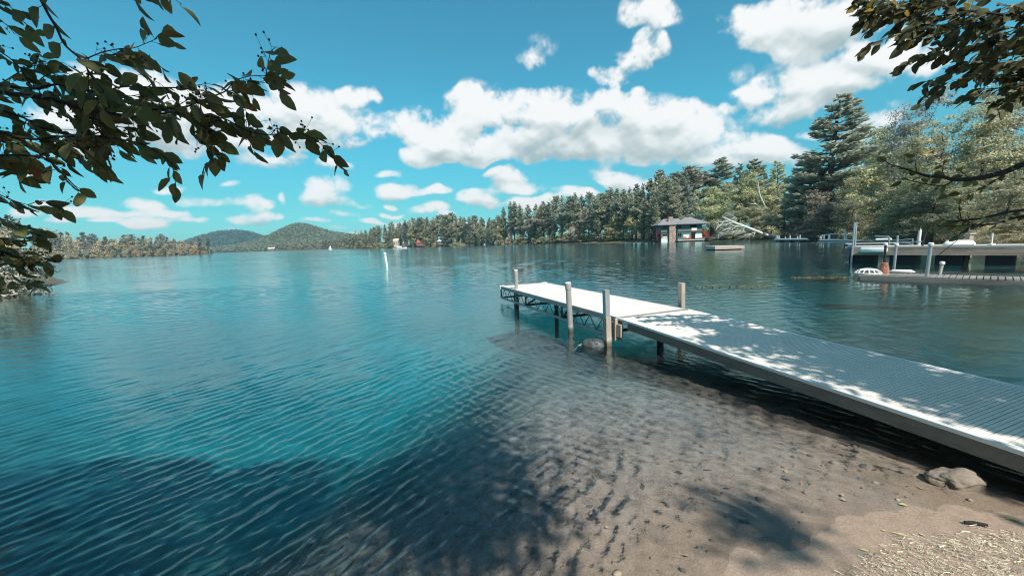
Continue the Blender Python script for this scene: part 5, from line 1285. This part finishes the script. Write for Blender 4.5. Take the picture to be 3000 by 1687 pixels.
V, F = crown_leaves(rshade, [(-1.2, -.6, 7.0, 1.3, 1.0, .9), (.3, -.9, 6.8, 1.1, .9, .8), (1.0, -1.3, 6.4, .9, .8, .6), (1.7, -1.7, 6.3, .85, .8, .5), (1.9, -1.0, 6.6, .6, .6, .5), (1.45, -2.45, 6.3, .6, .5, .4), (2.05, -2.2, 6.3, .45, .45, .35), (-1.0, -2.3, 6.2, 1.3, 1.0, .6), (.1, -2.7, 6.3, 1.0, .8, .5), (-2.3, -2.4, 6.3, 1.2, 1.0, .6), (4.55, -4.35, 9, .2, .16, .1), (-2.6, -.4, 6.6, 1.2, 1.1, 1.0), (-4, -.2, 6.2, 1.3, 1.3, 1.2)], 300, 70, .062, .42, flat=.5, up=1.0)
V = V-np.array(st_l)
o = link('crown', npmesh('crown', V, F, M_leaf), st); o.color = (.09, .085, .035, 1)
mb = MB(); zt0 = 0
mb.tube([(0, 0, -.3), (.1, .05, 1.4), (.05, .25, 2.6), (.3, -.3, 4.2), (.9, -1.0, 6.0)], [.14, .12, .10, .075, .05], 10)
limb(mb, [Vector((.05, .25, 2.5)), cS(-900, 520, 2.0), cS(-420, 640, 2.05)], [.05, .03, .014], 8)
limb(mb, [Vector((.05, .25, 2.6)), cS(-700, 300, 2.1), cS(-300, 560, 2.2)], [.04, .02, .009], 8)
limb(mb, [Vector((.0, .2, 2.0)), cS(-700, 1100, 1.9), cS(-200, 940, 1.9)], [.035, .018, .008], 8)
limb(mb, [Vector((.0, .1, 1.5)), cS(-600, 1700, 1.75), cS(-150, 1800, 1.75)], [.03, .015, .005], 8)
limb(mb, [Vector((.2, .2, 3.4)), cS(-300, -350, 1.9), cS(230, -180, 1.8)], [.03, .02, .006], 8)
limb(mb, [Vector((.9, -1.0, 6.0)), Vector((2.4, -1.5, 6.5)), Vector((4.2, -1.6, 6.7)), Vector((6.0, -1.9, 6.6)), Vector((7.6, -2.1, 6.3))], [.05, .04, .03, .022, .012], 8)
mb.build('trunk', M_barkdark, st, True)
# right hand overhanging tree
K2 = 500/1811
rt = empty('overhanging_tree', (10.5, 2.6, gz(10.5, 2.6))); tag(rt, 'tree with windblown small leaves hanging in over the dock', 'tree'); rt_l = Vector(rt.location)
cT = lambda x, y, Y: at(2500+x*K2, y*K2, Y)-rt_l
cT2 = lambda x, y, Y: at(2500+x*K2, 350+y*K2, Y)-rt_l
RP = [
 (yz(4.4, [(2600, 760), (2100, 610), (1811, 520), (1650, 480), (1500, 360), (1400, 230), (1330, 180), (1200, 150), (1000, 80), (800, 0)]), .040, .006, .5),
 (yz(4.2, [(2500, 330), (2100, 240), (1811, 190), (1430, 140), (1130, 110), (950, 60), (800, 40)]), .020, .004, .7),
 (yz(4.1, [(1640, 520), (1400, 620), (1200, 700), (1000, 780), (800, 860), (680, 890)]), .006, .0014, .8),
 (yz(4.5, [(1480, 330), (1250, 390), (1000, 450), (850, 560), (700, 640), (500, 700)]), .006, .0014, .8),
 (yz(4.0, [(1400, 230), (1150, 260), (900, 300), (700, 320), (500, 370), (420, 390)]), .006, .0014, 1.1),
 (yz(4.2, [(1200, 150), (950, 170), (700, 180), (450, 180), (250, 185), (110, 220)]), .006, .0014, 1.3),
 (yz(4.1, [(950, 60), (700, 95), (500, 100), (250, 80), (60, 80)]), .005, .0014, 1.4),
 (yz(4.3, [(900, -40), (600, 20), (350, 20), (120, 20), (50, 40)]), .005, .0014, 1.4),
 (yz(4.3, [(1300, -60), (1000, 20), (850, 60), (700, 130)]), .005, .0014, 1.2), (yz(4.1, [(1500, 360), (1350, 480), (1180, 560), (1020, 600), (900, 590)]), .005, .0014, 1.0),
 (yz(4.6, [(2300, 700), (1811, 700), (1600, 720), (1400, 720), (1250, 700), (1100, 690)]), .008, .0014, 1.2),
 (yz(4.3, [(2300, 1000), (1811, 900), (1600, 930), (1400, 950), (1250, 1000), (1160, 1020)]), .008, .0014, 1.2),
 (yz(4.0, [(2300, 300), (1900, 330), (1700, 300), (1550, 280), (1450, 300)]), .008, .0014, 1.3), (yz(4.5, [(2300, -40), (1900, 20), (1700, 60), (1550, 60)]), .008, .0014, 1.3),
 (yz(4.6, [(2300, 560), (2000, 600), (1811, 590), (1600, 560), (1450, 560), (1320, 540)]), .007, .0014, 1.2), (yz(4.1, [(2300, 430), (1950, 400), (1811, 400), (1700, 380), (1600, 350)]), .007, .0014, 1.1),
 (yz(4.4, [(1500, 640), (1350, 760), (1200, 810), (1000, 880), (920, 920)]), .004, .0012, .8), (yz(4.0, [(1100, 440), (950, 520), (850, 560), (760, 600)]), .003, .0012, 1.1),
 (yz(4.6, [(2300, 820), (1811, 800), (1650, 810), (1500, 800), (1380, 830)]), .006, .0014, 1.2), (yz(4.2, [(2300, 500), (1811, 480), (1640, 470), (1500, 450), (1380, 460)]), .006, .0014, 1.2),
 (yz(4.5, [(2300, 1100), (1811, 1010), (1650, 1040), (1500, 1080), (1380, 1090)]), .006, .0014, 1.1), (yz(4.0, [(2300, 620), (1900, 640), (1750, 650), (1650, 690)]), .006, .0014, 1.2), (yz(4.2, [(2300, 200), (1811, 110), (1700, 130), (1560, 200), (1480, 210)]), .006, .0014, 1.3), (yz(4.3, [(1330, 180), (1200, 230), (1080, 260), (960, 250)]), .004, .0012, 1.3),
 (yz(4.2, [(820, 240), (650, 290), (540, 370), (480, 440)]), .003, .0012, 1.1), (yz(4.2, [(1050, 330), (900, 370), (800, 400), (620, 440)]), .003, .0012, 1.1),
]
spray(rt, RP, cT, .105, .034, M_rightleaf, Vector((-.42, 0, -.40)), subs=.75, spread=.4, face=.35)
RP2 = [
 (yz(3.9, [(2600, 250), (2100, 400), (1811, 475), (1600, 560), (1350, 620), (1080, 640), (950, 610), (790, 600), (680, 570), (540, 520), (400, 480), (240, 380)]), .034, .0016, .45),
 (yz(3.9, [(680, 570), (660, 480), (680, 340)]), .004, .0012, .8), (yz(3.9, [(970, 600), (945, 540), (970, 410)]), .005, .0014, .4), (yz(3.9, [(1080, 640), (960, 700), (800, 690), (500, 630), (380, 640)]), .008, .0014, .6),
 (yz(4.2, [(2500, 850), (2100, 920), (1811, 960), (1600, 990), (1350, 1050), (1050, 1080), (950, 1060), (870, 990)]), .020, .002, .5),
 (yz(4.4, [(2500, 950), (2100, 980), (1811, 1020), (1500, 1105), (1300, 1120), (1220, 1150), (1120, 1230)]), .018, .004, .4),
 (yz(4.3, [(1300, 1110), (1100, 1130), (900, 1130), (600, 1100)]), .006, .0014, .8), (yz(4.1, [(1600, 580), (1450, 680), (1300, 760), (1150, 800)]), .004, .0014, .7),
 (yz(4.0, [(1250, 640), (1150, 560), (1050, 500), (900, 470)]), .004, .0014, .7), (yz(4.2, [(1150, 1080), (1125, 950), (1130, 870), (1180, 800)]), .005, .0014, .5),
]
spray(rt, RP2, cT2, .085, .045, M_nearleaf, Vector((-.3, 0, -.25)), subs=.35, spread=.6, face=.3)
CT = lambda x, y, hz: (x+TOSUN.x/TOSUN.z*hz, y+TOSUN.y/TOSUN.z*hz, hz)
lob = []
for u in np.linspace(1.5, 6.4, 9):
    g_ = J0+rd*u+dn*(1.15+.25*math.sin(u*3))
    c_ = CT(g_.x, g_.y, 5.0+.5*math.sin(u*2.3)); lob.append((c_[0], c_[1], c_[2]+.3, .60, .60, .38))
for u in (2.0, 3.1, 4.4, 5.6):
    g_ = J0+rd*u+dn*.35; c_ = CT(g_.x, g_.y, 5.6); lob.append((c_[0], c_[1], c_[2]+.3, .32, .32, .25))
lob += [(8.6, 1.2, 6.3, 1.4, 1.3, 1.0), (9.6, 2.6, 6.6, 1.3, 1.3, 1.1), (8.2, 3.6, 6.4, 1.0, 1.0, .8), (9.2, -.6, 5.6, 1.0, 1.0, .8)]
V, F = crown_leaves(np.random.default_rng(12), lob, 420, 85, .068, .34, flat=.5, up=1.0); V = V-np.array(rt_l)
o = link('crown', npmesh('crown', V, F, M_leaf), rt); o.color = (.10, .095, .04, 1)
mb = MB(); mb.tube([(0, 0, -.3), (-.1, .0, 1.5), (-.2, .2, 3), (-.6, -.2, 5), (-.9, -.8, 6.6)], [.20, .17, .14, .10, .05], 10)
for e in (cT(2600, 760, 4.4), cT2(2600, 250, 3.9), cT(2500, 330, 4.2), cT2(2500, 850, 4.2), cT2(2500, 950, 4.4)):
    s_ = Vector((-.2, .2, min(4.2, max(1.2, e.z-.4)))); limb(mb, [s_, s_*.5+e*.5+Vector((0, 0, .15)), e], [.07, .05, .03], 8)
for e in lob[::3]:
    e = Vector(e[:3])-rt_l; s_ = Vector((-.6, -.2, 4.8)); limb(mb, [s_, s_*.5+e*.5+Vector((0, 0, .2)), e], [.05, .03, .01], 6)
mb.build('trunk', M_barkdark, rt, True)
# ------------------------------------------------------------------ bushes at the left water edge
for k, (x, y, h, w_, col, lab) in enumerate([(-30.6, 23.2, 3.6, 4.2, (.115, .095, .055), 'pale golden bush at the water edge under the hanging leaves'), (-27.6, 21.6, 2.2, 3.0, (.14, .13, .10), 'whitish twiggy bush reaching over the water'), (-33, 26, 4.6, 5, (.07, .065, .045), 'taller olive bush behind the golden bush'), (-29.5, 19.2, 2.4, 4, (.09, .075, .055), 'low brown bush at the edge of the water')]):
    plant(SHRUBS[k % 3], (x, y, gz(x, y)-.1), h, 5, col, lab, 'shrub', None, wscale=(w_/[6.5, 5.0, 7.5][k % 3])/(h/5))

# ------------------------------------------------------------------ beach
boulder('beach_rock', (3.50, 2.90, -.01), (.19, .12, .085), M_rock, 'smooth tan rock in the shallows under the ramp', 7)
boulder('beach_rock', (4.35, 2.75, .02), (.30, .2, .13), M_darkrock, 'dark slab of rock in the shade under the end of the ramp', 12)
a = onz(2826, 1529, .03); b = onz(2892, 1538, .03); mb = MB(); mb.tube([a, a*.6+b*.4+Vector((0, 0, .006)), b], [.010, .012, .011], 8); tag(mb.build('stick', M_stick, None, True), 'short charred stick lying on the wet sand', 'stick')
for px, py, L, W, rot, lab, col in [(2660, 1476, .05, .03, 2.6, 'small round green leaf on the wet sand', 0), (2610, 1558, .13, .025, -.55, 'long pale green blade of leaf on the sand', 0), (2582, 1550, .03, .016, -.5, 'tiny pale leaf scrap beside the long green blade', 0), (2693, 1564, .028, .02, -.9, 'pale oval leaf at the edge of the straw', 0), (2515, 1607, .06, .018, -.5, 'narrow green leaf on the straw, away from the ramp', 0), (2948, 1514, .06, .025, -.5, 'green leaf on the dark wet sand by the charred stick', 0)]:
    p = onz(px, py, .02); z = gz(p.x, p.y); mb = MB(); leaf_add(mb, Vector((p.x, p.y, z+.006)), Vector((math.cos(rot), math.sin(rot), .03)), Vector((.1, 0, 1)), L, W, .08, rl)
    tag(mb.build('fallen_leaf', M_fallen), lab, 'leaf', 'leaves fallen on the beach')
rs_ = np.random.default_rng(40); n = 21000
X_ = rs_.uniform(1.55, 4.2, n); Y_ = rs_.uniform(1.75, 2.48, n)
lim = np.interp(X_, [1.55, 2.0, 2.25, 2.6, 3.0, 3.4, 4.2], [1.98, 2.14, 2.30, 2.33, 2.37, 2.33, 2.2])+.04*lump(X_, Y_, .35)
dens = np.clip((lim-Y_)/.10, 0, 1)*(.35+.65*(lump(X_, Y_, .22)+lump(X_, Y_, .11) > -.15))
k = rs_.random(n) < dens; X_, Y_ = X_[k], Y_[k]; n = len(X_); zz = ground_h(X_, Y_)
th = rs_.normal(-.5, .7, n); C = np.stack([X_, Y_, zz+rs_.uniform(.003, .014, n)], 1)
a = np.stack([np.cos(th), np.sin(th), rs_.normal(0, .12, n)], 1)*(.002+.024*rs_.random(n)**3.2)[:, None]; b = np.stack([-np.sin(th), np.cos(th), rs_.normal(0, .5, n)], 1)*rs_.uniform(.0007, .0022, n)[:, None]
V, F = quads_from(C, a, b); tag(link('straw_litter', npmesh('straw_litter', V, F, M_straw)), 'pale bits of straw and cut reed washed up on the sand', 'litter', kind='stuff')
# pebbles and sunken scraps on the lake bed
mb = MB(); bmI = bmesh.new(); bmesh.ops.create_icosphere(bmI, subdivisions=1, radius=1); iv = np.array([v.co[:] for v in bmI.verts]); bmI.verts.index_update(); fi = np.array([[v.index for v in f.verts] for f in bmI.faces]); bmI.free()
VV = []; FF = []; cnt = 0; n = 1500
X_ = rs_.uniform(-3.2, 4.2, n); Y_ = rs_.uniform(1.9, 7.0, n)**1.0; dl = sdist(X_, Y_); zz = ground_h(X_, Y_)
for x, y, d_, z in zip(X_, Y_, dl, zz):
    if d_ > -.08 or rs_.random() < .25*(y-2): continue
    s = .006+.028*rs_.random()**4.5; S3 = np.array([s*rs_.uniform(.8, 1.5), s*rs_.uniform(.7, 1.2), s*.55]); a_ = rs_.uniform(0, 6.28)
    v = iv*(1+rs_.normal(0, .09, (len(iv), 1)))*S3; v = np.stack([v[:, 0]*math.cos(a_)-v[:, 1]*math.sin(a_), v[:, 0]*math.sin(a_)+v[:, 1]*math.cos(a_), v[:, 2]], 1)+np.array([x, y, z+s*.15])
    VV.append(v); FF.append(fi+cnt); cnt += len(iv)
tag(link('pebbles', npmesh('pebbles', np.concatenate(VV), np.concatenate(FF), M_pebble, True)), 'pebbles scattered over the shallow lake bed', 'pebbles', kind='stuff')
boulder('sunken_stone', (.42, 3.05, gz(.42, 3.05)+.01), (.10, .08, .04), M_rock, 'flat brownish stone under water', 21, 'stone')
n = 1000; X_ = rs_.uniform(-2.4, 4.0, n); Y_ = rs_.uniform(2.0, 6.5, n); dl = sdist(X_, Y_); k = (dl < -.15) & (rs_.random(n) < .35+.65*(lump(X_, Y_, 1.3) > 0)); X_, Y_ = X_[k], Y_[k]; n = len(X_); zz = ground_h(X_, Y_)
th = rs_.uniform(0, 6.28, n); C = np.stack([X_, Y_, zz+rs_.uniform(.004, .018, n)], 1); ln = (.012+.035*rs_.random(n)**2)[:, None]
a = np.stack([np.cos(th), np.sin(th), rs_.normal(0, .25, n)], 1)*ln; b = np.stack([-np.sin(th), np.cos(th), rs_.normal(0, .5, n)], 1)*ln*rs_.uniform(.15, .55, n)[:, None]
V, F = rhombs(C, a, b); tag(link('leaf_litter', npmesh('leaf_litter', V, F, leafmat('sunken_leaf', (.34, .22, .16), trans=0, spread=.6, use_object=False, dead=((.07, .055, .045), .12), rough=.8))), 'brown and pale leaf scraps lying under the shallow water', 'litter', kind='stuff')
# floating weed
for nm, cx, cy, L, W, n, lab in (('water_weeds', 8.5, 14.6, 1.5, .5, 420, 'floating patch of brown weed beyond the ramp'), ('water_weeds', 13.3, 16.6, 1.2, .45, 420, 'brown weed drifting off the end of the low float')):
    t = rs_.uniform(0, 6.28, n); r_ = np.sqrt(rs_.random(n)); C = np.stack([cx+r_*np.cos(t)*L, cy+r_*np.sin(t)*W-.3*(r_*np.cos(t)), .012+rs_.uniform(-.004, .02, n)], 1)
    th = rs_.uniform(0, 6.28, n); a = np.stack([np.cos(th), np.sin(th), rs_.normal(0, .15, n)], 1)*rs_.uniform(.02, .08, n)[:, None]; b = np.stack([-np.sin(th), np.cos(th), rs_.normal(0, .3, n)], 1)*rs_.uniform(.006, .02, n)[:, None]
    V, F = rhombs(C, a, b); tag(link(nm, npmesh(nm, V, F, M_weed)), lab, 'weed', kind='stuff')
# ------------------------------------------------------------------ trees on the land behind the beach
for x, y, h, w_, k, lab in [(14.5, -4.5, 11, 9, 0, 'bank tree behind the overhanging tree'), (19.5, .5, 12, 9, 1, 'bank tree beside the cove'), (-8, -7, 13, 10, 1, 'tree behind the serviceberry tree'), (-1.5, -11, 14, 10, 0, 'tree standing behind the beach')]:
    plant(MID[k], (x, y, gz(x, y)-.1), h, 14, (.09, .09, .05), lab, 'broadleaf tree', None, wscale=(w_/(9, 8)[k])/(h/14))

# bits fallen on the ramp
for u, v, L, W, rot, lab in ((4.95, .62, .11, .022, -.9, 'long dark leaf lying across the ribs of the ramp'), (5.75, .42, .05, .03, -.4, 'small curled dark leaf on the lower ramp'), (5.6, 1.25, .06, .02, .3, 'dark leaf near the far edge of the lower ramp'), (3.9, .9, .04, .015, .8, 'tiny dark leaf in the middle of the ramp')):
    p = J0+rd*u+dn*v+rup*.004; mb = MB(); leaf_add(mb, p, Vector((math.cos(rot), math.sin(rot), -.02)), Vector((.2, -.1, 1)), L, W, .15, rl)
    tag(mb.build('fallen_leaf', M_stick), lab, 'leaf', 'leaves fallen on the ramp')
# ------------------------------------------------------------------ thin blue air over the lake
mt, nt, out = material('haze')
pv = nt.n.new('ShaderNodeVolumePrincipled'); pv.inputs['Color'].default_value = (.62, .86, .95, 1); pv.inputs['Density'].default_value = .00016; pv.inputs['Anisotropy'].default_value = .2
nt.link(pv.outputs[0], out.inputs[1])
mb = MB(); mb.box((0, 0, 75), (7200, 7200, 170)); hz_o = mb.build('haze', mt); tag(hz_o, 'thin bluish air over the lake', 'haze', kind='stuff')
